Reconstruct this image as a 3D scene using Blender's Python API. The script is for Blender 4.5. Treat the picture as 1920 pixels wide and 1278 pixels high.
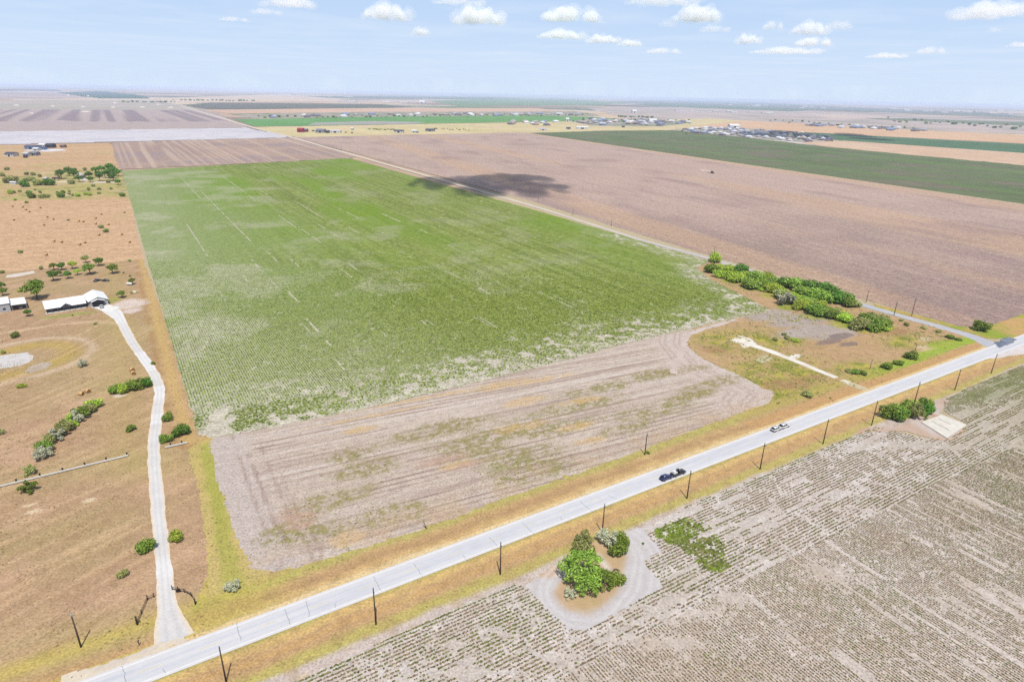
import bpy, bmesh, math, random
import numpy as np
from mathutils import Vector, Matrix

for o in list(bpy.data.objects):
    bpy.data.objects.remove(o)
SC = bpy.context.scene
COL = SC.collection
random.seed(7)
RNG = np.random.default_rng(7)

# ------------------------------------------------------------------ camera, sky, sun, exposure
CAM_H = 115.0
FPX = 1173.0
PITCH = math.atan(461 / FPX)
ROLL = math.radians(1.2)
CAM_R = Matrix.Rotation(math.pi / 2 - PITCH, 4, 'X') @ Matrix.Rotation(ROLL, 4, 'Z')
cam = bpy.data.cameras.new('camera')
cam_o = bpy.data.objects.new('camera', cam)
COL.objects.link(cam_o)
cam_o.matrix_world = Matrix.Translation((0, 0, CAM_H)) @ CAM_R
cam.sensor_width = 36
cam.lens = 36 * FPX / 1920
cam.clip_start = 0.5
cam.clip_end = 200000
SC.camera = cam_o

SUN_EL = math.radians(64)
SUN_AZ = math.radians(168)          # clockwise from +Y: the sun stands behind the camera, a little to the right
SUN_V = Vector((math.sin(SUN_AZ) * math.cos(SUN_EL), math.cos(SUN_AZ) * math.cos(SUN_EL), math.sin(SUN_EL)))
sun = bpy.data.lights.new('sun', 'SUN')
sun.energy = 4.4
sun.angle = math.radians(0.5)
sun.color = (1.0, 0.97, 0.925)
sun_o = bpy.data.objects.new('sun', sun)
COL.objects.link(sun_o)
sun_o.rotation_euler = SUN_V.to_track_quat('Z', 'Y').to_euler()
sun_o.location = (0, -200, 400)

world = bpy.data.worlds.new('World')
SC.world = world
world.use_nodes = True
wn, wl = world.node_tree.nodes, world.node_tree.links
bg = wn['Background']
sky = wn.new('ShaderNodeTexSky')
sky.sky_type = 'NISHITA'
sky.sun_disc = False
sky.sun_elevation = SUN_EL
sky.sun_rotation = SUN_AZ
sky.altitude = 100
sky.air_density = 1.0
sky.dust_density = 1.6
sky.ozone_density = 1.0
SKY = 0.12
tcw = wn.new('ShaderNodeTexCoord'); sxyz = wn.new('ShaderNodeSeparateXYZ'); wl.new(tcw.outputs['Generated'], sxyz.inputs[0])
mr = wn.new('ShaderNodeMapRange'); mr.inputs[1].default_value = 0.0; mr.inputs[2].default_value = 0.45; wl.new(sxyz.outputs[2], mr.inputs[0])
lowc = wn.new('ShaderNodeValToRGB')                       # the moist low air of a summer noon: pale at the horizon, bluer above
e = lowc.color_ramp.elements
e[0].position = 0.0; e[0].color = (0.66, 0.785, 0.95, 1); e[1].position = 1.0; e[1].color = (0.30, 0.50, 0.88, 1)
e2 = e.new(0.24); e2.color = (0.525, 0.69, 0.935, 1); e4 = e.new(0.12); e4.color = (0.605, 0.75, 0.945, 1); e3 = e.new(0.42); e3.color = (0.42, 0.62, 0.93, 1)
wl.new(mr.outputs[0], lowc.inputs[0])
sc_ = wn.new('ShaderNodeVectorMath'); sc_.operation = 'SCALE'; sc_.inputs['Scale'].default_value = 0.80 / SKY; wl.new(lowc.outputs[0], sc_.inputs[0])
mxw = wn.new('ShaderNodeMix'); mxw.data_type = 'RGBA'
mf = wn.new('ShaderNodeMapRange'); mf.inputs[1].default_value = 0.15; mf.inputs[2].default_value = 0.6; wl.new(sxyz.outputs[2], mf.inputs[0])
wl.new(mf.outputs[0], mxw.inputs[0]); wl.new(sc_.outputs[0], mxw.inputs[6]); wl.new(sky.outputs[0], mxw.inputs[7])
# a thin torn veil of high cloud
cz = wn.new('ShaderNodeMath'); cz.operation = 'MAXIMUM'; cz.inputs[1].default_value = 0.02; wl.new(sxyz.outputs[2], cz.inputs[0])
pl = wn.new('ShaderNodeVectorMath'); pl.operation = 'DIVIDE'; wl.new(tcw.outputs['Generated'], pl.inputs[0])
cmb = wn.new('ShaderNodeCombineXYZ'); [wl.new(cz.outputs[0], cmb.inputs[k_]) for k_ in range(3)]; wl.new(cmb.outputs[0], pl.inputs[1])
vn_ = wn.new('ShaderNodeTexNoise'); vn_.inputs['Scale'].default_value = 0.55; vn_.inputs['Detail'].default_value = 7; vn_.inputs['Roughness'].default_value = 0.55; wl.new(pl.outputs[0], vn_.inputs['Vector'])
vr = wn.new('ShaderNodeMapRange'); vr.inputs[1].default_value = 0.45; vr.inputs[2].default_value = 0.75; vr.inputs[4].default_value = 0.3; wl.new(vn_.outputs[0], vr.inputs[0])
mv = wn.new('ShaderNodeMix'); mv.data_type = 'RGBA'; wl.new(vr.outputs[0], mv.inputs[0]); wl.new(mxw.outputs[2], mv.inputs[6]); mv.inputs[7].default_value = (5.6, 6.0, 6.5, 1)
wl.new(mv.outputs[2], bg.inputs[0])
bg.inputs[1].default_value = SKY

SC.view_settings.view_transform = 'Standard'
SC.view_settings.look = 'None'
SC.view_settings.gamma = 1
SC.view_settings.exposure = 0.35
SC.cycles.max_bounces = 6
SC.cycles.diffuse_bounces = 2
SC.cycles.transparent_max_bounces = 6
SC.cycles.volume_bounces = 4
SC.cycles.use_denoising = False
HAZE_DENSITY = 5.5e-5

# ------------------------------------------------------------------ helpers
GAIN = np.array((1.98, 2.0, 2.07))                          # what a sunlit white ground renders to, so a photographed colour divided by it is the paint's own

def lin(c):
    c = np.asarray(c, float) / 255.0
    return np.where(c <= 0.04045, c / 12.92, ((c + 0.055) / 1.055) ** 2.4)

def A(r, g, b, k=1.0):
    return np.clip(lin((r, g, b)) / GAIN * k, 0, 0.85)

def at(u, v, z=0.0):
    """the place on the ground the photograph shows at (u, v)"""
    d = CAM_R.to_3x3() @ Vector(((u - 960) / FPX, -(v - 639) / FPX, -1))
    t = (z - CAM_H) / d.z
    return np.array((d.x * t, d.y * t))

def pts(lst):
    return np.array([at(*p) for p in lst])

def depth(x, y):
    return y * math.cos(PITCH) + CAM_H * math.sin(PITCH)

def hash2(ix, iy, seed):
    h = (ix.astype(np.int64) * 374761393 + iy.astype(np.int64) * 668265263 + seed * 974634541) & 0xFFFFFFFF
    h = ((h ^ (h >> 13)) * 1274126177) & 0xFFFFFFFF
    h = ((h ^ (h >> 16)) * 2246822519) & 0xFFFFFFFF
    return ((h ^ (h >> 15)) & 0xFFFFFF) / float(0xFFFFFF)

def vn(x, y, scale, seed=0):
    x = np.asarray(x) / scale; y = np.asarray(y) / scale
    ix = np.floor(x); iy = np.floor(y)
    fx = x - ix; fy = y - iy
    fx = fx * fx * (3 - 2 * fx); fy = fy * fy * (3 - 2 * fy)
    a = hash2(ix, iy, seed); b = hash2(ix + 1, iy, seed)
    c = hash2(ix, iy + 1, seed); d = hash2(ix + 1, iy + 1, seed)
    return (a * (1 - fx) + b * fx) * (1 - fy) + (c * (1 - fx) + d * fx) * fy

def fbm(x, y, scale, seed=0, octv=4):
    s = 0; a = 1; n = 0
    for i in range(octv):
        s = s + a * vn(x, y, scale / 2 ** i, seed + i * 17); n += a; a *= 0.55
    return s / n

def sst(a, b, x):
    t = np.clip((x - a) / (b - a), 0, 1)
    return t * t * (3 - 2 * t)

def mix(a, b, w):
    a = np.asarray(a); b = np.asarray(b); w = np.asarray(w)[..., None]
    return a * (1 - w) + b * w

def inside(P, x, y):
    r = np.zeros(x.shape, bool)
    n = len(P)
    for i in range(n):
        x1, y1 = P[i]; x2, y2 = P[(i + 1) % n]
        if y1 == y2:
            continue
        c = ((y1 > y) != (y2 > y)) & (x < (x2 - x1) * (y - y1) / (y2 - y1) + x1)
        r ^= c
    return r

def dline(L, x, y):
    """distance to a polyline"""
    best = np.full(x.shape, 1e12)
    for i in range(len(L) - 1):
        ax, ay = L[i]; bx, by = L[i + 1]
        dx, dy = bx - ax, by - ay
        t = np.clip(((x - ax) * dx + (y - ay) * dy) / (dx * dx + dy * dy), 0, 1)
        best = np.minimum(best, (x - ax - t * dx) ** 2 + (y - ay - t * dy) ** 2)
    return np.sqrt(best)

def blobs(lst, x, y):
    """soft patches: (u, v, radius along, radius across, direction)"""
    m = np.zeros(x.shape)
    for u, v, ra, rb in lst:
        c = at(u, v)
        s = (x - c[0]) * ROWF[0] + (y - c[1]) * ROWF[1]
        t = -(x - c[0]) * ROWF[1] + (y - c[1]) * ROWF[0]
        m = np.maximum(m, np.exp(-(s / ra) ** 2 - (t / rb) ** 2))
    return m

def unit(a, b):
    d = np.asarray(b) - np.asarray(a)
    return d / np.hypot(*d)

def mesh_np(name, verts, faces, mat=None, col=None, smooth=False):
    me = bpy.data.meshes.new(name)
    verts = np.asarray(verts, np.float32); faces = np.asarray(faces, np.int32)
    k = faces.shape[1]
    me.vertices.add(len(verts)); me.loops.add(faces.size); me.polygons.add(len(faces))
    me.vertices.foreach_set('co', verts.ravel())
    me.loops.foreach_set('vertex_index', faces.ravel())
    me.polygons.foreach_set('loop_start', np.arange(len(faces), dtype=np.int32) * k)
    me.polygons.foreach_set('loop_total', np.full(len(faces), k, np.int32))
    if smooth:
        me.polygons.foreach_set('use_smooth', np.ones(len(faces), bool))
    if col is not None:
        at_ = me.color_attributes.new('Col', 'FLOAT_COLOR', 'POINT')
        c = np.ones((len(verts), 4), np.float32); c[:, :3] = col
        at_.data.foreach_set('color', c.ravel())
    me.update(calc_edges=True)
    if mat:
        me.materials.append(mat)
    return me

def link(name, me, parent=None):
    o = bpy.data.objects.new(name, me)
    COL.objects.link(o)
    if parent:
        o.parent = parent
    return o

def tag(o, label=None, cat=None, group=None, kind=None):
    if label: o['label'] = label
    if cat: o['category'] = cat
    if group: o['group'] = group
    if kind: o['kind'] = kind
    return o

def thing(name, label, cat, loc=(0, 0, 0), rz=0, group=None):
    o = bpy.data.objects.new(name, None)
    o.empty_display_size = 0.5
    COL.objects.link(o)
    o.location = loc; o.rotation_euler = (0, 0, rz)
    return tag(o, label, cat, group)

def copy_tree(o, parent=None):
    c = o.copy(); COL.objects.link(c)
    if parent: c.parent = parent
    for ch in list(o.children):
        copy_tree(ch, c)
    return c

ORD = ('first second third fourth fifth sixth seventh eighth ninth tenth eleventh twelfth thirteenth fourteenth fifteenth '
       'sixteenth seventeenth eighteenth nineteenth twentieth twenty-first twenty-second twenty-third twenty-fourth twenty-fifth '
       'twenty-sixth twenty-seventh twenty-eighth twenty-ninth thirtieth thirty-first thirty-second thirty-third thirty-fourth '
       'thirty-fifth thirty-sixth thirty-seventh thirty-eighth thirty-ninth fortieth').split()

# ------------------------------------------------------------------ materials
def new_mat(name):
    m = bpy.data.materials.new(name); m.use_nodes = True
    nt = m.node_tree
    return m, nt.nodes, nt.links, nt.nodes['Principled BSDF']

def math_n(n, l, op, a, b=None, clamp=False):
    x = n.new('ShaderNodeMath'); x.operation = op; x.use_clamp = clamp
    for i, v in enumerate((a, b)):
        if v is None: continue
        if isinstance(v, (int, float)): x.inputs[i].default_value = v
        else: l.new(v, x.inputs[i])
    return x.outputs[0]

def ground_mat(name, s1=0.5, a1=0.5, s2=2.2, a2=0.25, bump=0.5, bd=0.1, rough=0.95):
    """sheet colour from its own attribute, broken up by two sizes of clods and tufts"""
    m, n, l, bs = new_mat(name)
    ac = n.new('ShaderNodeVertexColor'); ac.layer_name = 'Col'
    geo = n.new('ShaderNodeNewGeometry')
    def noise(sc, det):
        t = n.new('ShaderNodeTexNoise'); t.inputs['Scale'].default_value = 1.0 / sc
        t.inputs['Detail'].default_value = det; t.inputs['Roughness'].default_value = 0.65
        l.new(geo.outputs['Position'], t.inputs['Vector'])
        return t
    t1 = noise(s1, 3); t2 = noise(s2, 3)
    v1 = math_n(n, l, 'MULTIPLY', math_n(n, l, 'SUBTRACT', t1.outputs[0], 0.5), a1 * 2)
    v2 = math_n(n, l, 'MULTIPLY', math_n(n, l, 'SUBTRACT', t2.outputs[0], 0.5), a2 * 2)
    f = math_n(n, l, 'ADD', math_n(n, l, 'ADD', v1, v2), 1.0)
    vm = n.new('ShaderNodeVectorMath'); vm.operation = 'SCALE'
    l.new(ac.outputs[0], vm.inputs[0]); l.new(f, vm.inputs['Scale'])
    l.new(vm.outputs[0], bs.inputs['Base Color'])
    bs.inputs['Roughness'].default_value = rough
    bs.inputs['Specular IOR Level'].default_value = 0.1
    if bump:
        bp = n.new('ShaderNodeBump'); bp.inputs['Strength'].default_value = bump; bp.inputs['Distance'].default_value = bd
        l.new(t1.outputs[0], bp.inputs['Height']); l.new(bp.outputs[0], bs.inputs['Normal'])
    return m

def leaf_mat(name, dark, mid, light, tr=0.2):
    m, n, l, bs = new_mat(name)
    geo = n.new('ShaderNodeNewGeometry'); oi = n.new('ShaderNodeObjectInfo')
    r = n.new('ShaderNodeValToRGB')
    r.color_ramp.elements[0].color = (*dark, 1); r.color_ramp.elements[1].color = (*light, 1)
    e = r.color_ramp.elements.new(0.5); e.color = (*mid, 1)
    l.new(geo.outputs['Random Per Island'], r.inputs[0])
    hs = n.new('ShaderNodeHueSaturation')
    l.new(r.outputs[0], hs.inputs['Color'])
    l.new(math_n(n, l, 'ADD', math_n(n, l, 'MULTIPLY', oi.outputs['Random'], 0.5), 0.75), hs.inputs['Value'])
    l.new(math_n(n, l, 'ADD', math_n(n, l, 'MULTIPLY', oi.outputs['Random'], 0.03), 0.485), hs.inputs['Hue'])
    l.new(hs.outputs[0], bs.inputs['Base Color'])
    bs.inputs['Roughness'].default_value = 0.7
    bs.inputs['Specular IOR Level'].default_value = 0.2
    t = n.new('ShaderNodeBsdfTranslucent'); l.new(hs.outputs[0], t.inputs[0])
    ms = n.new('ShaderNodeMixShader'); ms.inputs[0].default_value = tr
    l.new(bs.outputs[0], ms.inputs[1]); l.new(t.outputs[0], ms.inputs[2])
    l.new(ms.outputs[0], n['Material Output'].inputs[0])
    return m

def paint(name, c, rough=0.6, spec=0.3, metal=0.0, var=0.15, sc=1.0):
    m, n, l, bs = new_mat(name)
    t = n.new('ShaderNodeTexNoise'); t.inputs['Scale'].default_value = sc; t.inputs['Detail'].default_value = 4
    tc = n.new('ShaderNodeTexCoord'); l.new(tc.outputs['Object'], t.inputs['Vector'])
    r = n.new('ShaderNodeValToRGB')
    c = np.asarray(c)
    r.color_ramp.elements[0].position = 0.3; r.color_ramp.elements[1].position = 0.7
    r.color_ramp.elements[0].color = (*np.clip(c * (1 - var), 0, 1), 1); r.color_ramp.elements[1].color = (*np.clip(c * (1 + var * 0.6), 0, 0.95), 1)
    l.new(t.outputs[0], r.inputs[0]); l.new(r.outputs[0], bs.inputs['Base Color'])
    bs.inputs['Roughness'].default_value = rough; bs.inputs['Specular IOR Level'].default_value = spec
    bs.inputs['Metallic'].default_value = metal
    return m

M_FINE = ground_mat('soil_fine', 0.65, 0.8, 2.5, 0.3, 0.7, 0.14)
M_SMOOTH = ground_mat('packed_soil', 0.6, 0.22, 3.0, 0.15, 0.25, 0.06)
M_GRASSY = ground_mat('dry_grass', 0.6, 0.75, 3.0, 0.26, 0.7, 0.15)
M_CLOD = ground_mat('ploughed_clods', 1.3, 1.0, 4.5, 0.5, 0.8, 0.3)
M_ROAD = ground_mat('asphalt', 0.3, 0.12, 2.5, 0.08, 0.1, 0.02, 0.85)
M_GREEN = ground_mat('crop_canopy', 1.2, 0.9, 4.5, 0.4, 0.8, 0.35)
M_FAR = ground_mat('far_soil', 9.0, 0.3, 40.0, 0.25, 0.0)
M_MID = ground_mat('mid_crop', 2.0, 0.7, 7.0, 0.4, 0.4, 0.3)

# ------------------------------------------------------------------ sheets of ground
def sheet(name, P, d, ca, cb, z, fn, mat, jit=0.0, jsc=6.0, seed=0):
    """a field: a grid laid along direction d, kept where it falls inside the outline, coloured by fn"""
    d = np.asarray(d); q = np.array((-d[1], d[0]))
    S = P @ d; T = P @ q
    ns = int((S.max() - S.min()) / ca) + 2; nt = int((T.max() - T.min()) / cb) + 2
    s = S.min() - ca * 0.5 + np.arange(ns + 1) * ca; t = T.min() - cb * 0.5 + np.arange(nt + 1) * cb
    SS, TT = np.meshgrid(s, t, indexing='ij')
    X = SS * d[0] + TT * q[0]; Y = SS * d[1] + TT * q[1]
    cx = (X[:-1, :-1] + X[1:, 1:]) / 2; cy = (Y[:-1, :-1] + Y[1:, 1:]) / 2
    if jit:
        jx = cx + (fbm(cx, cy, jsc, seed + 5, 3) - 0.5) * 2 * jit; jy = cy + (fbm(cx, cy, jsc, seed + 6, 3) - 0.5) * 2 * jit
    else:
        jx, jy = cx, cy
    keep = inside(P, jx, jy)
    idx = np.arange((ns + 1) * (nt + 1)).reshape(ns + 1, nt + 1)
    Q = np.stack([idx[:-1, :-1], idx[1:, :-1], idx[1:, 1:], idx[:-1, 1:]], -1)[keep]
    used, inv = np.unique(Q, return_inverse=True)
    Q = inv.reshape(Q.shape)
    x = X.ravel()[used]; y = Y.ravel()[used]
    c = fn(x, y)
    v = np.stack([x, y, np.full(x.shape, z)], -1)
    return tag(link(name, mesh_np(name, v, Q, mat, c)), kind='structure')

def strip(name, L, w, z, fn, mat, n=2.0, m=8, jit=0.0, seed=0):
    """a track along a polyline; w is one width or one per point"""
    L = np.asarray(L); w = np.broadcast_to(np.asarray(w, float), (len(L),))
    seg = np.hypot(*(L[1:] - L[:-1]).T); cum = np.concatenate([[0], np.cumsum(seg)])
    k = int(cum[-1] / n) + 1
    u = np.linspace(0, cum[-1], k + 1)
    c = np.stack([np.interp(u, cum, L[:, i]) for i in (0, 1)], -1)
    for _ in range(6):
        c[1:-1] = (c[:-2] + 2 * c[1:-1] + c[2:]) / 4
    ww = np.interp(u, cum, w)
    tg = np.gradient(c, axis=0); tg /= np.hypot(tg[:, 0], tg[:, 1])[:, None]
    nr = np.stack([-tg[:, 1], tg[:, 0]], -1)
    a = np.linspace(-0.5, 0.5, m + 1)
    off = a[None, :] * ww[:, None]
    if jit:
        jl = (fbm(u, u * 0, 5, seed, 3) - 0.5) * 2 * jit; jr = (fbm(u, u * 0 + 50, 5, seed + 3, 3) - 0.5) * 2 * jit
        off = off + np.where(a[None, :] < 0, jl[:, None] * -2 * a[None, :], jr[:, None] * 2 * a[None, :])
    V = c[:, None, :] + nr[:, None, :] * off[..., None]
    x = V[..., 0].ravel(); y = V[..., 1].ravel()
    AA = np.broadcast_to(a[None, :], V.shape[:2]).ravel(); UU = np.broadcast_to(u[:, None], V.shape[:2]).ravel()
    idx = np.arange(x.size).reshape(V.shape[:2])
    Q = np.stack([idx[:-1, :-1], idx[1:, :-1], idx[1:, 1:], idx[:-1, 1:]], -1).reshape(-1, 4)
    return tag(link(name, mesh_np(name, np.stack([x, y, np.full(x.shape, z)], -1), Q, mat, fn(x, y, AA, UU))), kind='structure')

GREEN_W = unit(at(375, 815), at(228, 320))            # the crop rows of the green field and all its neighbours
ROWF = unit(at(502, 824), at(680, 789.5))              # the furrows of the fallow field
NE = pts([(147, 1278), (240.6, 1234), (460, 1161), (720, 1065), (960, 980), (1198, 895), (1440, 806), (1538, 769.5), (1640, 727.5), (1830, 655), (1920, 626)])
SE = pts([(263, 1278), (460, 1204), (480, 1199), (720, 1113), (960, 1021), (1286, 891), (1440, 841.5), (1600, 769.5), (1765, 697.5), (1890, 660)])
# road centre line: straight fit through both edges
def fit(P):
    c = P.mean(0); u_, s_, vt = np.linalg.svd(P - c); d = vt[0]
    return c, d if d[0] > 0 else -d
cN, dN = fit(NE); cS, dS = fit(SE)
RD = unit((0, 0), dN + dS)
RQ = np.array((-RD[1], RD[0]))
tN = (NE @ RQ).mean(); tS = (SE @ RQ).mean()
RW = tN - tS
RT = (tN + tS) / 2
def road_pt(s, t=0.0):
    return RD * s + RQ * (RT + t)
def road_s(u, v):
    return float(at(u, v) @ RD)
print('road width', RW, 'dir', RD, 'residuals', np.round(NE @ RQ - tN, 2), np.round(SE @ RQ - tS, 2))

# the base: one sheet to the horizon, a patchwork of far sections
def base_ground():
    m, n, l, bs = new_mat('far_patchwork')
    geo = n.new('ShaderNodeNewGeometry')
    mp = n.new('ShaderNodeMapping'); mp.vector_type = 'POINT'
    ang = math.atan2(GREEN_W[1], GREEN_W[0])
    mp.inputs['Rotation'].default_value = (0, 0, -ang)
    mp.inputs['Scale'].default_value = (1 / 1100, 1 / 800, 0)
    l.new(geo.outputs['Position'], mp.inputs['Vector'])
    vo = n.new('ShaderNodeTexVoronoi'); vo.distance = 'CHEBYCHEV'; vo.inputs['Randomness'].default_value = 0.75; vo.inputs['Scale'].default_value = 1.0
    l.new(mp.outputs[0], vo.inputs['Vector'])
    sep = n.new('ShaderNodeSeparateColor'); l.new(vo.outputs['Color'], sep.inputs[0])
    r = n.new('ShaderNodeValToRGB'); r.color_ramp.interpolation = 'CONSTANT'
    cols = [(0.0, A(205, 176, 152)), (0.20, A(165, 145, 130)), (0.34, A(118, 128, 104)), (0.46, A(222, 196, 164)), (0.60, A(185, 165, 150)),
            (0.74, A(84, 102, 88)), (0.82, A(218, 204, 192)), (0.93, A(128, 148, 106))]
    e = r.color_ramp.elements
    e[0].position = 0; e[0].color = (*cols[0][1], 1)
    e[1].position = cols[-1][0]; e[1].color = (*cols[-1][1], 1)
    for p, c in cols[1:-1]:
        k = e.new(p); k.color = (*c, 1)
    l.new(sep.outputs[0], r.inputs[0])
    t = n.new('ShaderNodeTexNoise'); t.inputs['Scale'].default_value = 1 / 160; t.inputs['Detail'].default_value = 5
    l.new(geo.outputs['Position'], t.inputs['Vector'])
    vm = n.new('ShaderNodeVectorMath'); vm.operation = 'SCALE'
    l.new(r.outputs[0], vm.inputs[0]); l.new(math_n(n, l, 'ADD', math_n(n, l, 'MULTIPLY', t.outputs[0], 0.7), 0.65), vm.inputs['Scale'])
    l.new(vm.outputs[0], bs.inputs['Base Color']); bs.inputs['Roughness'].default_value = 0.95
    bs.inputs['Specular IOR Level'].default_value = 0.05
    R = 60000
    k = 24
    g = np.linspace(-R, R, k + 1)
    X, Y = np.meshgrid(g, g, indexing='ij')
    idx = np.arange((k + 1) ** 2).reshape(k + 1, k + 1)
    Q = np.stack([idx[:-1, :-1], idx[1:, :-1], idx[1:, 1:], idx[:-1, 1:]], -1).reshape(-1, 4)
    tag(link('ground', mesh_np('ground', np.stack([X.ravel(), Y.ravel(), np.full(X.size, -0.6)], -1), Q, m)), kind='structure')
base_ground()

def plain(c1, c2, sc=80.0, seed=1, c3=None, rows=0, rowd=None, rc=None, ramt=0.5):
    def fn(x, y):
        w = sst(0.3, 0.7, fbm(x, y, sc, seed))
        c = mix(c1, c2, w)
        if c3 is not None:
            c = mix(c, c3, sst(0.5, 0.75, fbm(x, y, sc * 0.6, seed + 40)))
        if rows:
            q = -x * rowd[1] + y * rowd[0]; s_ = x * rowd[0] + y * rowd[1]
            k = vn(s_ * 0.01, q, rows, seed + 90)
            c = mix(c, rc, ramt * sst(0.45, 0.8, k))
        return c
    return fn

W = GREEN_W
Wq = np.array((W[1], -W[0]))
PD = unit(at(1000, 250), at(1920, 383))               # along the big ploughed field on the right

tag(link('ground_margin', mesh_np('ground_margin', [(-900, 30, -0.14), (900, 30, -0.14), (900, 800, -0.14), (-900, 800, -0.14)], [(0, 1, 2, 3)], M_GRASSY, np.tile(A(202, 184, 150), (4, 1)))), kind='structure')
# ---- far fields, drawn from the horizon towards the viewer
FARS = [
    ('far_field', [(-300, 168), (0, 171), (110, 173), (180, 183), (100, 186), (-300, 184)], plain(A(200, 180, 170), A(180, 165, 160), 900, 3)),
    ('far_crop_field', [(105, 173.5), (190, 171), (260, 178), (285, 185), (180, 184.5)], plain(A(72, 108, 88), A(60, 92, 78), 500, 4)),
    ('far_crop_field', [(-200, 167.4), (0, 167.2), (105, 168), (120, 171.5), (0, 170), (-200, 170)], plain(A(70, 90, 90), A(80, 100, 95), 500, 4)),
    ('far_field', [(285, 184), (500, 178), (640, 179), (700, 184), (610, 190), (400, 192), (330, 196)], plain(A(228, 205, 180), A(220, 195, 172), 500, 5)),
    ('far_crop_field', [(560, 180), (760, 180), (1000, 184), (940, 187), (640, 185)], plain(A(90, 112, 88), A(105, 118, 98), 500, 6)),
    ('far_field', [(640, 188), (960, 186), (1010, 190), (760, 193), (640, 194)], plain(A(214, 190, 172), A(205, 186, 175), 400, 7)),
    ('far_crop_field', [(800, 189), (940, 185.5), (1110, 188), (1180, 194), (1090, 197), (860, 199)], plain(A(118, 150, 105), A(128, 155, 112), 300, 8)),
    ('far_crop_field', [(335, 197), (420, 192.5), (700, 195), (780, 200), (660, 206), (390, 205)], plain(A(118, 112, 102), A(96, 108, 88), 300, 9)),
    ('far_field', [(390, 206), (700, 202.5), (1010, 203), (1060, 209), (700, 210.5), (430, 213)], plain(A(226, 190, 162), A(220, 182, 155), 300, 10)),
    ('far_field', [(425, 213), (700, 210), (1080, 209), (1130, 217), (480, 223)], plain(A(165, 158, 145), A(190, 178, 160), 90, 11, A(110, 128, 88))),
    ('far_field', [(1100, 203), (1330, 199), (1700, 216), (1920, 226), (2300, 246), (2300, 262), (1920, 252), (1700, 243), (1400, 227), (1180, 222)], plain(A(208, 188, 178), A(192, 178, 170), 300, 12, A(165, 160, 145))),
    ('far_crop_field', [(1150, 190), (1330, 188), (1660, 204), (1920, 214), (1920, 222), (1640, 211), (1400, 202), (1200, 197)], plain(A(120, 132, 112), A(88, 108, 92), 250, 13, A(170, 160, 150))),
    ('far_crop_field', [(1180, 196), (1300, 195), (1520, 207), (1480, 209), (1240, 200)], plain(A(95, 125, 92), A(110, 130, 100), 250, 14)),
    ('far_crop_field', [(1600, 219), (1920, 229), (2300, 246), (2300, 253), (1920, 236), (1640, 224)], plain(A(112, 130, 98), A(132, 138, 112), 250, 15)),
    ('far_field', [(1500, 212), (1640, 217), (1700, 222), (1560, 221)], plain(A(222, 200, 182), A(214, 190, 176), 200, 16)),
    ('far_crop_field', [(440, 224), (700, 219), (1000, 216.5), (1110, 219), (1190, 225), (1000, 228.5), (480, 237)], plain(A(104, 160, 82), A(116, 168, 92), 160, 17)),
    ('far_field', [(590, 230), (700, 227), (800, 229), (770, 232.5), (575, 234.5)], plain(A(180, 176, 170), A(170, 170, 160), 160, 18)),
    ('dry_grass_field', [(476, 238), (1000, 229.5), (1180, 226), (1330, 222), (1420, 228), (1330, 242), (1260, 244.5), (985, 249), (740, 254), (560, 260)], plain(A(226, 210, 158), A(214, 198, 146), 120, 19, A(228, 200, 165))),
    ('far_field', [(1300, 236), (1400, 226), (1700, 243), (1920, 255), (2300, 274), (2300, 290), (1920, 269), (1560, 250.5), (1430, 244)], plain(A(230, 192, 156), A(224, 184, 146), 160, 20)),
    ('town_lots', [(1252, 244), (1330, 238), (1420, 242), (1545, 254), (1580, 264), (1500, 266), (1390, 258)], plain(A(196, 184, 178), A(176, 172, 168), 40, 21, A(140, 146, 110))),
    ('town_lots', [(1070, 228), (1100, 222), (1240, 224), (1300, 230), (1240, 237), (1110, 236)], plain(A(190, 182, 176), A(150, 156, 132), 60, 22, A(120, 134, 100))),
    ('far_crop_field', [(1440, 246), (1560, 251), (1920, 270), (2300, 291), (2300, 313), (1920, 287.5), (1580, 264), (1500, 256)], plain(A(88, 122, 84), A(96, 130, 96), 160, 23)),
    ('far_field', [(1500, 266), (1580, 263.5), (1920, 287), (2300, 312), (2300, 342), (1920, 311), (1560, 278)], plain(A(226, 196, 168), A(220, 186, 156), 120, 24)),
    ('dark_crop_field', [(985, 250), (1130, 245), (1262, 244), (1390, 257), (1560, 276), (1920, 310), (2300, 345), (2300, 440), (1920, 384), (1440, 315)], plain(A(116, 126, 88), A(106, 120, 78), 120, 25, A(128, 122, 100), 26, PD, A(112, 138, 76), 0.8)),
]
for i, (nm, P, fn) in enumerate(FARS):
    P = pts(P)
    big = max(np.ptp(P[:, 0]), np.ptp(P[:, 1]))
    c = max(5.0, big / 160)
    sheet(nm, P, W, c, c * 0.7, -0.5 + i * 0.012, fn, M_FAR, jit=c * 0.8, jsc=c * 6, seed=i)

# top-left striped plough land
def striped(x, y):
    s = x * W[0] + y * W[1]; t = x * Wq[0] + y * Wq[1]
    c = mix(A(188, 170, 166), A(198, 180, 172), fbm(x, y, 300, 31))
    st = sst(0.42, 0.58, vn(t, s * 0.004, 26, 32)) * sst(SA, SA + 90, s + (vn(t, t * 0, 26, 34) - 0.5) * 160) * (1 - sst(SB - 60, SB + 60, s))
    c = mix(c, A(150, 134, 138), st * 0.85)
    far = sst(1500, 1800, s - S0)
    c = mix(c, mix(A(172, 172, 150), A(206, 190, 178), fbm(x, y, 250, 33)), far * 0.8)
    return c
S0 = at(230, 234) @ W; SA = at(230, 228) @ W; SB = at(230, 206) @ W
sheet('ploughed_field', pts([(-400, 196), (0, 190), (60, 187.5), (280, 189), (340, 196), (400, 210), (468, 239), (0, 247), (-400, 254)]), W, 24, 9, -0.15, striped, M_FAR, 8, 60)
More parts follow.
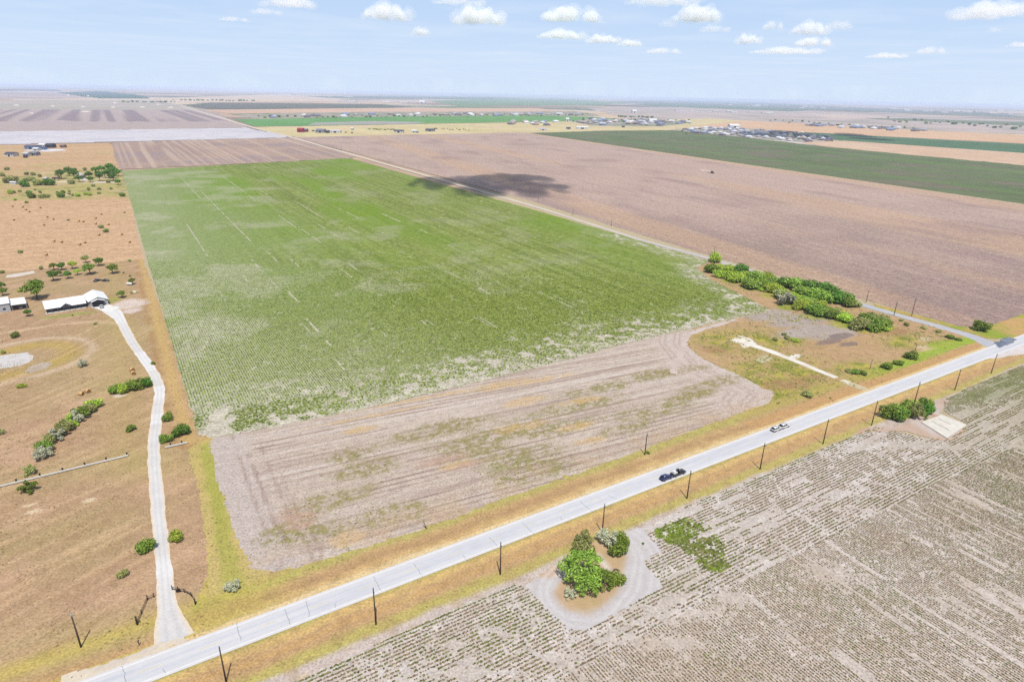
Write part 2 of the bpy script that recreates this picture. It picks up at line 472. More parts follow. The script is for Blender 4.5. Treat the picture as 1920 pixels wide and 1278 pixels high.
sheet('pale_field', pts([(-500, 254), (0, 246.5), (460, 239.5), (545, 256), (530, 258), (0, 271), (-500, 284)]), W, 16, 8, -0.12, plain(A(222, 217, 222), A(212, 208, 214), 120, 35), M_FAR, 4, 40)
sheet('ploughed_field', pts([(206, 268), (300, 264), (546, 257.5), (668, 293), (655, 297), (222, 318)]), W, 8, 3, -0.12,
      plain(A(190, 162, 146), A(176, 150, 138), 90, 36, A(170, 150, 148), 4.5, W, A(206, 182, 162), 0.9), M_MID, 2, 30)

# dry fields on the left
def tan(x, y):
    t = x * Wq[0] + y * Wq[1]
    c = mix(A(212, 174, 132), A(202, 166, 124), fbm(x, y, 60, 41))
    s = x * W[0] + y * W[1]
    c = mix(c, A(228, 190, 150), sst(0.5, 0.8, vn(s, t * 0.03, 7, 42)) * 0.6)
    c = mix(c, A(196, 158, 118), sst(0.62, 0.85, vn(s * 0.3, t, 5, 43)) * 0.4)
    return mix(c, A(196, 182, 118), sst(0.58, 0.8, fbm(x, y, 90, 44)) * 0.5)
sheet('mown_field', pts([(-500, 287), (0, 271.5), (207, 268), (224, 318), (-500, 330)]), W, 6, 3, -0.11, tan, M_MID, 2, 20)
def scrubland(x, y):
    c = mix(A(206, 176, 128), A(190, 178, 112), sst(0.35, 0.65, fbm(x, y, 45, 45)))
    c = mix(c, A(150, 150, 88), sst(0.55, 0.75, fbm(x, y, 16, 46)) * 0.8)
    return mix(c, A(222, 200, 165), sst(0.62, 0.8, fbm(x, y, 30, 47)) * 0.7)
sheet('scrub_ground', pts([(-500, 330), (0, 318), (226, 317), (244, 373), (0, 378), (-500, 392)]), W, 3, 2, -0.10, scrubland, M_MID, 2, 20)
def tan2(x, y):
    c = tan(x, y)
    return mix(c, A(220, 182, 146), 0.5 + 0 * x)
sheet('mown_field', pts([(-500, 393), (0, 376), (243, 372), (268, 488), (0, 512), (-500, 540)]), W, 2.5, 1.5, -0.095, tan2, M_MID, 1.5, 12)

# pasture around the house
DRIVE = pts([(327, 1200), (314, 1140), (306, 1050), (297, 965), (290, 885), (288, 825), (296, 765), (300, 732), (292, 706), (274, 678), (250, 645), (236, 620), (224, 596), (212, 584), (196, 574)])
EDGE_G = pts([(375, 815), (340, 700), (300, 560), (262, 430), (240, 352)])
POND = [(28, 676), (60, 668), (10, 682)]
def pasture(x, y):
    c = mix(A(196, 162, 128), A(186, 152, 120), fbm(x, y, 25, 51))
    c = mix(c, A(168, 138, 98), sst(0.52, 0.75, vn(x, y, 1.4, 59)) * 0.3)
    c = mix(c, A(214, 184, 146), sst(0.6, 0.85, vn(x, y, 1.1, 60)) * 0.35)
    c = mix(c, A(210, 172, 142), sst(0.5, 0.75, fbm(x, y, 18, 52)) * 0.7)
    g = blobs([(140, 680, 30, 26), (200, 620, 20, 16), (100, 1000, 26, 10), (60, 545, 40, 16), (190, 1210, 40, 5), (60, 1200, 50, 4), (160, 720, 26, 16), (150, 880, 40, 10), (270, 620, 18, 30)], x, y)
    g = np.maximum(g, sst(0.5, 0.75, fbm(x, y, 30, 53)) * 0.7)
    c = mix(c, A(182, 166, 112), g * 0.5)
    dp = dline(POND_L, x, y)
    c = mix(c, A(196, 168, 90), np.exp(-((dp - 16) / 5) ** 2) * 0.85)
    c = mix(c, A(222, 198, 172), np.exp(-((dp - 25) / 2.2) ** 2) * 0.7)
    # rake marks left by the mower
    a = x * 0.35 + y * 0.94; b = x * 0.94 - y * 0.35 + 14 * np.sin(y / 47.0)
    c = mix(c, A(226, 192, 152), sst(0.55, 0.85, vn(a * 0.05, b, 1.5, 54)) * 0.4)
    c = mix(c, A(176, 142, 106), sst(0.6, 0.9, vn(a * 0.04, b, 1.9, 55)) * 0.35)
    lw_ = blobs([(120, 592, 14, 3), (150, 588, 10, 3), (212, 562, 5, 8)], x, y)
    c = mix(c, A(160, 168, 82), sst(0.3, 0.8, lw_) * 0.8)
    # tyre tracks across to the barn
    dt = dline(TRACK, x, y)
    c = mix(c, A(226, 196, 160), np.exp(-(dt / 1.6) ** 2) * 0.75)
    # tall dry grass along the crop
    de = dline(EDGE_G, x, y)
    c = mix(c, A(212, 178, 112), np.exp(-((de - 4) / 3.0) ** 2) * 0.8)
    c = mix(c, A(178, 138, 88), np.exp(-((de - 8) / 1.6) ** 2) * 0.65 * sst(0.3, 0.6, vn(x, y, 6, 56)))
    c = mix(c, A(188, 170, 100), np.exp(-((de - 22) / 9) ** 2) * 0.35)
    # pale worn places
    c = mix(c, A(232, 216, 206), sst(0.35, 0.8, blobs([(243, 570, 11, 12), (247, 582, 6, 6), (225, 741, 3, 2)], x, y) * (0.6 + fbm(x, y, 4, 57))) * 0.85)
    c = mix(c, A(236, 214, 178), sst(0.5, 0.7, blobs([(168, 937, 2.2, 1.6), (62, 958, 3.5, 1.6), (56, 946, 3, 1)], x, y) * (0.5 + fbm(x, y, 2, 58))) * 0.8)
    # the greener road ditch
    t = x * RQ[0] + y * RQ[1] - tN
    c = mix(c, A(206, 186, 100), np.exp(-((t - 10) / 3.0) ** 2) * 0.75)
    c = mix(c, A(206, 166, 112), sst(8, 2, t) * 0.8)
    c = mix(c, A(236, 208, 150), np.exp(-((t - 0.4) / 1.2) ** 2) * 0.8)
    return c
POND_L = pts([(-30, 690), (0, 682), (30, 676), (52, 670)])
TRACK = pts([(232, 608), (180, 602), (110, 608), (0, 625), (-100, 640)])
sheet('pasture', pts([(-700, 560), (0, 511), (267, 486), (310, 600), (350, 730), (374, 812), (398, 822), (412, 900), (432, 1010), (470, 1080), (470, 1158), (240, 1234.6), (147, 1278.2), (-500, 1500), (-1200, 1400)]), W, 0.75, 0.75, -0.04, pasture, M_GRASSY, 0.4, 4)

def pond(x, y):
    c = mix(A(232, 226, 224), A(216, 212, 208), fbm(x, y, 8, 61))
    return mix(c, A(196, 190, 176), sst(0.55, 0.75, fbm(x, y, 5, 62)) * 0.6)
sheet('dry_pond', pts([(-60, 700), (-20, 672), (20, 664), (50, 661), (64, 668), (58, 678), (40, 686), (0, 690)]), W, 0.7, 0.7, -0.02, pond, M_SMOOTH, 1.6, 7)
sheet('dry_pond', pts([(46, 697), (60, 686), (82, 678), (98, 680), (86, 690), (64, 699)]), W, 0.7, 0.7, -0.02, plain(A(206, 190, 176), A(190, 172, 150), 6, 63), M_SMOOTH, 1.6, 5)
sheet('worn_yard', pts([(10, 521), (14, 515), (62, 508), (64, 512), (30, 519)]), W, 1, 1, -0.02, plain(A(236, 226, 216), A(226, 214, 200), 8, 64), M_SMOOTH, 1.0, 5)

def drive(x, y, a, u):
    c = mix(A(240, 236, 232), A(222, 218, 218), fbm(x, y, 7, 66))
    c = mix(c, A(240, 222, 196), sst(0.30, 0.46, np.abs(a)) * 0.9)
    c = mix(c, A(244, 242, 240), sst(0.55, 0.7, vn(u, a, 9, 67)) * 0.8)
    c = mix(c, A(192, 188, 190), np.exp(-((np.abs(a) - 0.17) / 0.07) ** 2) * 0.3)
    return c
strip('driveway', DRIVE, [8.5, 4.2, 3.6, 3.7, 3.8, 3.9, 3.9, 3.9, 3.9, 3.9, 4.0, 4.4, 5.0, 8, 7], -0.012, drive, M_SMOOTH, 1.0, 12, 0.35, 3)
sheet('concrete_apron', pts([(168, 574), (196, 567), (212, 574), (224, 574), (223, 578), (214, 581), (222, 589), (206, 590), (184, 580)]), W, 0.8, 0.8, -0.006, plain(A(250, 248, 244), A(240, 238, 234), 8, 68), M_SMOOTH)

# ---- the ploughed field on the right
def plough(x, y):
    s = x * PD[0] + y * PD[1]; t = -x * PD[1] + y * PD[0]
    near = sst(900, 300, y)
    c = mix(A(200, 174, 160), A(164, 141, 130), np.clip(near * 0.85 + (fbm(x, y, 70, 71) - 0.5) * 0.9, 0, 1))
    c = mix(c, A(212, 176, 140), sst(0.5, 0.72, vn(s * 0.03, t, 60, 72)) * 0.45)
    c = mix(c, A(168, 142, 138), sst(0.5, 0.8, fbm(s * 0.4, t, 40, 73)) * 0.6)
    c = mix(c, A(150, 126, 120), sst(0.5, 0.85, vn(s * 0.05, t, 2.6, 74)) * 0.16)
    c = mix(c, A(224, 196, 172), sst(0.6, 0.9, vn(s * 0.08, t, 3.4, 75)) * 0.18)
    return c
sheet('ploughed_field', pts([(548, 257.5), (740, 253), (985, 248.5), (1440, 314), (1920, 382.5), (2400, 450), (2400, 560), (1930, 620), (1870, 632), (1800, 611), (1640, 567), (1345, 483), (1000, 378), (680, 291)]), PD, 3.0, 1.5, -0.06, plough, M_CLOD, 1.2, 10)
strip('field_edge', pts([(960, 246.5), (1440, 314.5), (1920, 383), (2400, 451)]), 5, -0.05, lambda x, y, a, u: mix(A(214, 196, 150), A(204, 184, 142), vn(x, y, 20, 76)), M_MID, 8, 3, 1.2)

# ---- green crop
GPOLY = pts([(228, 320), (655, 296.5), (1000, 393), (1330, 489), (1308, 503), (1330, 520), (1446, 581), (1380, 596), (1290, 614), (1200, 637), (1000, 690), (820, 735), (640, 775), (480, 806), (392, 822), (372, 815), (340, 706), (300, 567)])
GSOUTH = pts([(1446, 581), (1290, 614), (1000, 690), (820, 735), (640, 775), (480, 806), (392, 822)])
GEAST = pts([(655, 296.5), (1000, 393), (1330, 489), (1308, 503), (1330, 520), (1446, 581)])
GWEST = pts([(228, 320), (300, 567), (340, 706), (372, 815)])
TRAMS = []
rr = random.Random(5)
for (ua, va, ub, vb) in [(575, 597, 620, 648), (570, 610, 590, 632), (628, 672, 645, 694), (470, 486, 490, 505), (498, 525, 508, 538), (524, 556, 536, 569), (505, 522, 520, 539),
                         (536, 546, 563, 565), (545, 485, 560, 500), (616, 536, 632, 552), (560, 425, 600, 455), (655, 495, 668, 504), (695, 520, 711, 534), (733, 570, 745, 578),
                         (690, 600, 724, 630), (838, 505, 915, 552), (860, 512, 902, 535), (845, 555, 857, 565), (735, 562, 748, 572), (886, 590, 920, 612), (898, 592, 930, 615), (790, 600, 798, 608),
                         (800, 598, 814, 610), (1010, 545, 1070, 577), (1025, 545, 1076, 573), (640, 505, 660, 520), (500, 470, 520, 490), (600, 420, 640, 450), (520, 400, 560, 432), (380, 360, 470, 455), (340, 330, 372, 372),
                         (420, 330, 480, 378), (555, 375, 600, 408), (640, 390, 668, 410), (655, 425, 675, 440), (700, 425, 720, 440), (750, 470, 762, 478), (790, 430, 805, 440), (720, 400, 750, 418), (480, 350, 500, 365), (840, 458, 850, 464),
                         (300, 600, 330, 690), (440, 600, 470, 640), (410, 545, 425, 565), (455, 515, 465, 528), (350, 420, 390, 480)]:
    a = at(ua, va); b = at(ub, vb)
    TRAMS.append((a @ W, b @ W, (a @ Wq + b @ Wq) / 2))
def green_cover(x, y):
    """how much of the soil the crop hides, 0 to 1"""
    s = x * W[0] + y * W[1]; t = x * Wq[0] + y * Wq[1]
    dS = dline(GSOUTH, x, y); dE = dline(GEAST, x, y); dW = dline(GWEST, x, y)
    c = 1.0 - 0.30 * sst(0.50, 0.72, fbm(x, y, 38, 81)) * (0.5 + 0.5 * sst(300, 60, dW)) - 0.14 * sst(60, 10, dW)
    edge = np.maximum(sst(42, 6, dS + (fbm(x, y, 18, 82) - 0.5) * 40), 0.85 * sst(26, 3, dE + (fbm(x, y, 14, 83) - 0.5) * 20) * (y < 560))
    speck = vn(x, y, 2.0, 84) * 0.6 + vn(x, y, 4.6, 83) * 0.4
    c = c - edge * (0.22 + 1.2 * sst(0.52, 0.68, speck)) - 0.35 * sst(8, 1, dS)
    c = c - 0.6 * sst(0.86, 0.95, vn(x, y, 2.6, 85)) * sst(600, 250, y)
    # a thick hedge-like headland in the south-west corner, with bare holes
    k = sst(26, 18, dS) * sst(at(760, 745)[0], at(600, 770)[0], x) * sst(0.5, 2.0, dS)
    c = np.maximum(c, k * (0.98 - 1.3 * sst(0.62, 0.70, vn(x, y, 2.6, 86))))
    for (u, v, r) in [(411, 776, 3), (434, 784, 1.6), (405, 796, 2), (414, 806, 2), (388, 814, 4), (426, 812, 1.5), (420, 795, 1.5)]:
        p = at(u, v); c = c - 1.4 * np.exp(-(((x - p[0]) / r) ** 2 + ((y - p[1]) / (r * 1.6)) ** 2))
    for sa, sb, tt in TRAMS:
        lo, hi = min(sa, sb), max(sa, sb)
        c = np.where((np.abs(t - tt) < 0.36 + 0.2 * sst(350, 700, y)) & (s > lo) & (s < hi) & (vn(s, t * 0 + tt, 5, 77) > 0.34), c * 0.25, c)
    return np.clip(c, 0, 1)
def green_soil(x, y):
    return mix(A(218, 210, 192), A(200, 190, 172), fbm(x, y, 14, 87))
def green_leaf(x, y):
    s = x * W[0] + y * W[1]; t = x * Wq[0] + y * Wq[1]
    c = mix(A(134, 148, 56), A(146, 158, 74), fbm(x, y, 45, 88))
    c = mix(c, A(106, 126, 38), sst(0.5, 0.8, vn(x, y, 2.6, 92)) * 0.55)
    ln = vn(s * 0.03, t, 1.3, 93) * 0.5 + vn(s * 0.02, t, 3.6, 94) * 0.5
    c = mix(c, A(102, 122, 38), sst(0.5, 0.75, ln) * 0.55)
    c = mix(c, A(170, 184, 112), sst(0.5, 0.25, ln) * 0.26)
    c = mix(c, A(196, 204, 150), sst(0.72, 0.9, vn(x, y, 2.0, 95)) * 0.4)
    c = mix(c, A(124, 156, 28), sst(0.42, 0.7, fbm(s * 0.35, t, 55, 89)) * sst(300, 750, y) * 0.9)
    dW = dline(GWEST, x, y)
    c = mix(c, A(148, 166, 100), sst(170, 30, dW + (fbm(x, y, 50, 91) - 0.5) * 90) * 0.85)
    return c
def green(x, y):
    cov = green_cover(x, y)
    far = sst(220, 370, y)
    gap = sst(0.75, 0.95, vn(x, y, 2.4, 90)) * 0.25
    return mix(green_soil(x, y), green_leaf(x, y), cov * (0.52 + 0.46 * far) * (1 - gap * (1 - 0.8 * far)))
sheet('crop_field', GPOLY, W, 1.6, 0.5, -0.03, green, M_GREEN, 1.2, 6)

# ---- fallow field in front
FWEST = pts([(392, 824), (412, 900), (440, 1000), (470, 1062)])
FPOLY = pts([(392, 822), (480, 806), (640, 775), (820, 735), (1000, 690), (1200, 637), (1300, 616), (1282, 640), (1310, 668), (1380, 700), (1452, 738), (1440, 756), (1400, 770), (1200, 843), (960, 930), (800, 988), (640, 1040), (520, 1070), (470, 1064), (440, 1004), (410, 900)])
FRIGHT = pts([(1290, 628), (1288, 645), (1320, 680), (1390, 712), (1442, 740), (1420, 762)])
def fallow(x, y):
    s = x * ROWF[0] + y * ROWF[1]; t = -x * ROWF[1] + y * ROWF[0]
    c = mix(A(216, 201, 186), A(202, 184, 168), fbm(x, y, 22, 101))
    k = vn(s * 0.015, t, 2.1, 102)
    amp = sst(0.35, 0.6, fbm(s * 0.3, t, 26, 103))
    c = mix(c, A(172, 146, 132), sst(0.55, 0.9, k) * (0.2 + 0.4 * amp))
    c = mix(c, A(186, 164, 154), sst(0.5, 0.8, vn(s * 0.25, t, 0.9, 126)) * 0.45)
    fr = np.abs((t / 2.7 + (vn(s, t * 0, 60, 120) - 0.5) * 0.3 + (vn(s * 0 + 3, t, 5, 122) - 0.5) * 0.5) % 1.0 - 0.5)
    c = mix(c, A(158, 132, 120), sst(0.17, 0.06, fr) * (0.15 + 0.85 * sst(0.3, 0.65, vn(s * 0.1, t, 2.2, 121))) * (0.45 + 0.55 * amp) * sst(9, 15, dline(FWEST, x, y)))
    c = mix(c, A(224, 211, 200), sst(0.6, 0.95, vn(s * 0.02, t, 1.6, 104)) * 0.5)
    dW = dline(FWEST, x, y); dR = dline(FRIGHT, x, y)
    c = mix(c, A(204, 190, 182), sst(14, 8, dW) * 0.8)
    for o_, a_ in ((7.5, 0.6), (10.5, 0.8), (15, 0.7), (17.5, 0.7)):
        c = mix(c, A(168, 142, 130), np.exp(-((dW - o_) / 0.55) ** 2) * a_ * sst(0.25, 0.6, vn(x, y, 5, 105)))
    c = mix(c, A(214, 198, 188), sst(22, 12, dR) * 0.75)
    for o_ in (4, 6.5, 11, 13.5):
        c = mix(c, A(186, 164, 152), np.exp(-((dR - o_) / 0.6) ** 2) * 0.6)
    w = blobs([(960, 860, 18, 9), (930, 820, 30, 7), (1080, 760, 26, 6), (640, 930, 16, 6), (690, 880, 14, 5), (1060, 800, 26, 5), (1230, 770, 24, 6), (1180, 800, 18, 4), (530, 1000, 10, 5), (1000, 880, 14, 7), (880, 850, 22, 7),
               (660, 850, 8, 4), (800, 810, 25, 5), (700, 970, 22, 5), (1120, 730, 26, 5), (1240, 700, 26, 5), (1340, 720, 18, 5), (1300, 740, 18, 4)], x, y)
    w = np.clip(w * 1.0 + (fbm(x, y, 15, 106) - 0.5) * 1.1, 0, 1)
    sp = sst(0.4, 0.62, vn(x, y, 1.0, 107) * 0.6 + vn(x, y, 2.6, 130) * 0.4)
    c = mix(c, A(160, 150, 100), sst(0.15, 0.75, w) * (0.15 + 0.85 * sp) * 0.9)
    og = blobs([(930, 722, 22, 4), (1010, 712, 20, 3), (985, 752, 12, 4), (1085, 752, 12, 3), (1080, 800, 12, 3), (1110, 825, 10, 3), (675, 805, 8, 3), (690, 780, 30, 1.4), (800, 745, 40, 1.4), (860, 870, 8, 3), (650, 1010, 6, 4), (975, 800, 16, 4)], x, y)
    og = og * (0.35 + 1.1 * fbm(s * 0.5, t, 4, 108)) * (0.75 + 0.5 * vn(s * 0.4, t, 1.1, 127))
    c = mix(c, A(220, 184, 124), sst(0.28, 0.75, og) * (0.3 + 0.45 * vn(x, y, 1.2, 128)))
    rd = blobs([(830, 860, 12, 3), (560, 970, 7, 6), (1240, 845, 12, 2), (880, 870, 10, 2)], x, y)
    c = mix(c, A(196, 160, 140), sst(0.2, 0.8, rd * (0.3 + 1.2 * vn(s * 0.2, t, 1.2, 131))) * 0.6)
    rs = x * RQ[0] + y * RQ[1] - tN
    c = mix(c, A(206, 176, 138), sst(26, 14, rs) * 0.45 * sst(0.3, 0.7, fbm(x, y, 9, 109)))
    return c
sheet('fallow_field', FPOLY, ROWF, 0.8, 0.45, -0.02, fallow, M_FINE, 1.4, 3)

# ---- corner plot with the broken concrete drives
def corner(x, y):
    c = mix(A(206, 172, 130), A(196, 162, 122), fbm(x, y, 14, 111))
    c = mix(c, A(178, 146, 108), sst(0.5, 0.75, vn(x, y, 1.7, 124)) * 0.4)
    g = blobs([(1400, 640, 22, 14), (1360, 640, 14, 12), (1440, 690, 24, 10), (1500, 700, 16, 8), (1480, 735, 20, 6), (1470, 640, 14, 6), (1600, 690, 16, 6), (1420, 715, 12, 8), (1700, 640, 14, 8), (1650, 700, 16, 3)], x, y)
    c = mix(c, mix(A(190, 178, 84), A(144, 148, 64), sst(0.3, 0.7, fbm(x, y, 3.5, 112))), np.clip(g * 1.5, 0, 1) * (0.3 + 0.7 * sst(0.3, 0.6, fbm(x, y, 4, 113))))
    b = blobs([(1500, 715, 22, 7), (1460, 720, 10, 7), (1340, 655, 8, 6), (1680, 620, 14, 8), (1610, 620, 8, 6)], x, y)
    c = mix(c, A(176, 136, 100), sst(0.3, 0.9, b * (0.5 + fbm(x, y, 5, 114))) * 0.75)
    gr = blobs([(1500, 600, 26, 10), (1440, 590, 20, 10), (1560, 625, 20, 9), (1520, 620, 26, 9)], x, y)
    c = mix(c, mix(A(196, 184, 172), A(176, 160, 150), fbm(x, y, 8, 115)), sst(0.25, 0.7, gr))
    c = mix(c, A(140, 122, 116), sst(0.5, 0.7, blobs([(1575, 630, 12, 5), (1555, 640, 12, 4), (1590, 645, 10, 3)], x, y) * (0.5 + fbm(x, y, 4, 116))) * 0.8)
    gs_ = x * RD[0] + y * RD[1]; gr_ = x * RQ[0] + y * RQ[1] - tN + (fbm(x, y, 6, 125) - 0.5) * 4
    gg = blobs([(1770, 645, 16, 6), (1800, 640, 12, 5), (1740, 670, 20, 3), (1690, 695, 26, 2.6)], x, y)
    c = mix(c, A(150, 180, 44), sst(0.3, 0.8, gg) * 0.8)
    c = mix(c, A(224, 200, 170), sst(0.45, 0.7, blobs([(1735, 635, 7, 3), (1728, 650, 6, 2), (1745, 655, 8, 3), (1438, 735, 4, 3)], x, y) * (0.5 + fbm(x, y, 4, 117))) * 0.8)
    br = blobs([(1350, 508, 10, 8), (1385, 525, 14, 8), (1420, 538, 14, 8), (1460, 552, 14, 8), (1500, 572, 18, 8), (1550, 588, 18, 8), (1600, 605, 16, 8), (1640, 615, 14, 7)], x, y)
    c = mix(c, mix(A(150, 164, 56), A(190, 178, 92), sst(0.35, 0.65, fbm(x, y, 5, 123))), sst(0.2, 0.6, br) * 0.95)
    rs = x * RQ[0] + y * RQ[1] - tN
    c = mix(c, A(190, 176, 92), np.exp(-((rs - 11) / 3) ** 2) * 0.7)
    c = mix(c, A(206, 164, 112), sst(9, 5, rs) * 0.9)
    c = mix(c, A(236, 206, 140), sst(2.2, 0.6, rs) * 0.8)
    return mix(c, mix(A(150, 182, 52), A(176, 190, 80), fbm(x, y, 4, 129)), sst(6.5, 8.5, gr_) * sst(15, 11.5, gr_) * sst(road_s(1640, 715), road_s(1690, 697), gs_) * 0.9)
sheet('scrub_ground', pts([(1306, 502), (1335, 488), (1480, 532), (1620, 578), (1760, 615), (1846, 640), (1838, 652), (1640, 727.6), (1540, 769), (1440, 806), (1380, 792), (1455, 740), (1390, 706), (1312, 668), (1284, 641), (1302, 615), (1446, 582), (1330, 522)]), RD, 0.9, 0.7, -0.025, corner, M_GRASSY, 0.8, 5)
strip('turn_row', pts([(1262, 700), (1280, 655), (1290, 628), (1310, 618), (1380, 599)]), 3, -0.008, lambda x, y, a, u: mix(A(208, 190, 180), A(222, 206, 196), vn(x, y, 6, 118)), M_SMOOTH, 1.5, 4, 1.0)
conc = plain(A(248, 242, 230), A(236, 226, 208), 4, 119, A(206, 190, 150))
sheet('broken_concrete', pts([(1366, 638), (1386, 628), (1412, 636), (1420, 645), (1395, 652), (1386, 644)]), RD, 0.5, 0.5, 0.01, conc, M_SMOOTH, 1.5, 3)
strip('broken_concrete', pts([(1398, 643), (1450, 660), (1500, 680), (1568, 708)]), [5, 4, 3.6, 3.4], 0.014, lambda x, y, a, u: mix(A(250, 246, 238), A(232, 220, 202), vn(x, y, 4, 120)), M_SMOOTH, 1.0, 6, 0.4)
sheet('broken_concrete', pts([(1472, 671), (1490, 663), (1504, 666), (1492, 674), (1498, 680)]), RD, 0.5, 0.5, 0.018, conc, M_SMOOTH, 0.8, 3)
sheet('broken_concrete', pts([(1574, 714), (1584, 711), (1596, 716), (1586, 719)]), RD, 0.4, 0.4, 0.012, conc, M_SMOOTH, 0.4, 3)
strip('dirt_track', pts([(1586, 716), (1610, 726), (1632, 733)]), 4.5, 0.004, lambda x, y, a, u: mix(A(206, 196, 160), A(216, 200, 168), vn(x, y, 4, 121)), M_SMOOTH, 1.0, 5, 0.5)
sheet('broken_concrete', pts([(1414, 673), (1436, 664), (1450, 672), (1430, 680)]), RD, 0.6, 0.6, 0.012, plain(A(214, 206, 178), A(200, 188, 150), 3, 122, A(180, 170, 110)), M_SMOOTH, 2.0, 3)

# ---- roadside verges
def verge_n(x, y):
    t = x * RQ[0] + y * RQ[1] - tN + (fbm(x, y, 9, 131) - 0.5) * 3.0
    c = mix(A(234, 208, 158), A(206, 170, 122), sst(0.4, 3.0, t))
    c = mix(c, A(222, 186, 128), np.exp(-((t - 2.6) / 0.9) ** 2) * 0.7)
    c = mix(c, A(184, 146, 108), np.exp(-((t - 5.0) / 1.3) ** 2) * 0.6)
    c = mix(c, A(194, 182, 108), sst(6.5, 10, t))
    c = mix(c, A(212, 178, 118), sst(11, 15, t) * 0.7)
    w = sst(road_s(560, 1000), road_s(420, 1100), x * RD[0] + y * RD[1])
    c = mix(c, A(196, 184, 80), w * 0.5)
    c = mix(c, A(178, 150, 100), sst(0.52, 0.7, vn(x, y, 1.6, 138)) * 0.35)
    return mix(c, A(226, 198, 136), sst(0.55, 0.8, fbm(x, y, 6, 132)) * 0.35)
s0, s1 = road_s(-500, 1500), road_s(2300, 500)
VN = np.array([road_pt(road_s(100, 1290) - 120, RW / 2 - 0.2), road_pt(road_s(1848, 642), RW / 2 - 0.2), road_pt(road_s(1848, 642), RW / 2 + 6), road_pt(road_s(1400, 780), RW / 2 + 26), road_pt(road_s(430, 1080), RW / 2 + 30), *pts([(388, 826), (396, 830), (352, 842)])[:0], road_pt(road_s(340, 1195), RW / 2 + 3), road_pt(road_s(100, 1290) - 120, RW / 2 + 2)])
sheet('verge', VN, RD, 0.8, 0.5, -0.032, verge_n, M_GRASSY, 0.3, 4)
WEEDL = pts([(386, 836), (396, 880), (410, 950), (424, 1030), (438, 1096)])
def weedy(x, y):
    c = mix(pasture(x, y), A(204, 186, 112), sst(11, 5, dline(WEEDL, x, y) + (fbm(x, y, 5, 133) - 0.5) * 5) * 0.8)
    c = mix(c, A(214, 186, 120), sst(0.5, 0.75, fbm(x, y, 4, 137)) * 0.5)
    d_ = dline(WEEDL, x, y) + (fbm(x, y, 5, 140) - 0.5) * 3
    c = mix(c, A(172, 174, 78), sst(3.0, 1.0, d_) * sst(110, 160, y + 0 * x) * 0.2 + sst(3.0, 1.0, d_) * 0.55)
    t = x * RQ[0] + y * RQ[1] - tN
    return mix(c, verge_n(x, y), sst(14, 9, t))
sheet('verge', pts([(352, 842), (376, 828), (396, 820), (412, 880), (424, 940), (446, 1005), (476, 1066), (540, 1072), (600, 1100), (470, 1155), (380, 1190), (392, 1090), (384, 1000), (372, 920)]), W, 0.5, 0.5, -0.028, weedy, M_GRASSY, 0.8, 3)
def verge_s(x, y):
    t = tS - (x * RQ[0] + y * RQ[1]) + (fbm(x, y, 9, 134) - 0.5) * 2.4
    c = mix(A(196, 180, 110), A(222, 188, 124), sst(0.3, 1.2, t))
    c = mix(c, A(204, 166, 122), sst(2.0, 4.0, t))
    c = mix(c, A(214, 174, 108), np.exp(-((t - 5) / 0.8) ** 2) * 0.6)
    c = mix(c, A(196, 184, 106), sst(6.6, 9.5, t) * 0.9)
    c = mix(c, A(212, 196, 186), sst(10.6, 12.6, t))
    c = mix(c, A(178, 146, 104), sst(0.52, 0.7, vn(x, y, 1.6, 139)) * 0.35)
    return mix(c, A(226, 196, 136), sst(0.58, 0.8, fbm(x, y, 6, 135)) * 0.3)
e1 = road_s(1880, 665)
VS = np.array([road_pt(s0 - 100, -RW / 2 + 0.2), road_pt(s1 + 100, -RW / 2 + 0.2), road_pt(s1 + 100, -RW / 2 - 17), road_pt(s0 - 100, -RW / 2 - 17)])
sheet('verge', VS, RD, 0.8, 0.5, -0.034, verge_s, M_GRASSY)
# beyond the junction on the north side
VJ = np.array([road_pt(road_s(1893, 632), RW / 2 - 0.2), road_pt(s1 + 150, RW / 2 - 0.2), road_pt(s1 + 150, RW / 2 + 16), road_pt(road_s(1900, 628), RW / 2 + 16), at(1800, 612), at(1640, 569), at(1640, 575), at(1760, 606), at(1850, 634)])
def verge_j(x, y):
    c = mix(A(176, 176, 70), A(208, 170, 112), sst(0.35, 0.65, fbm(x, y, 10, 136)))
    return mix(c, A(140, 170, 50), blobs([(1850, 622, 12, 6), (1800, 612, 14, 4), (1880, 630, 8, 4)], x, y) * 0.8)
sheet('verge', VJ, RD, 0.8, 0.6, -0.03, verge_j, M_GRASSY, 0.8, 4)

# ---- road
def road(x, y, a, u):
    t = np.abs(a) * RW
    c = mix(A(232, 231, 233), A(222, 222, 225), fbm(u * 0.25, a * RW, 3, 141))
    c = mix(c, A(206, 207, 216), sst(0.55, 0.75, fbm(u * 0.12, a * RW, 2.2, 142)) * 0.5)
    for o_ in (1.1, 2.6):
        c = mix(c, A(200, 203, 216), np.exp(-((t - o_) / 0.45) ** 2) * 0.4)
    c = mix(c, A(236, 232, 232), sst(RW / 2 - 1.9, RW / 2 - 1.0, t) * 0.6)
    return c
RS0, RS1 = s0 - 120, s1 + 160
strip('road', [road_pt(RS0), road_pt(RS1)], RW, 0.03, road, M_ROAD, 1.0, 46)
def flat(name, rects, z, mat, jitter=0):
    v = []; f = []
    for P in rects:
        i = len(v)
        v += [(p[0], p[1], z) for p in P]; f.append([i, i + 1, i + 2, i + 3])
    return tag(link(name, mesh_np(name, v, f, mat)), kind='structure')
def rrect(sa, sb, ta, tb):
    return [road_pt(sa, ta), road_pt(sb, ta), road_pt(sb, tb), road_pt(sa, tb)]
M_WHITE = paint('road_white', A(252, 250, 248), 0.7, var=0.12, sc=0.6)
M_YELLOW = paint('road_yellow', A(238, 222, 180), 0.7, var=0.15, sc=0.6)
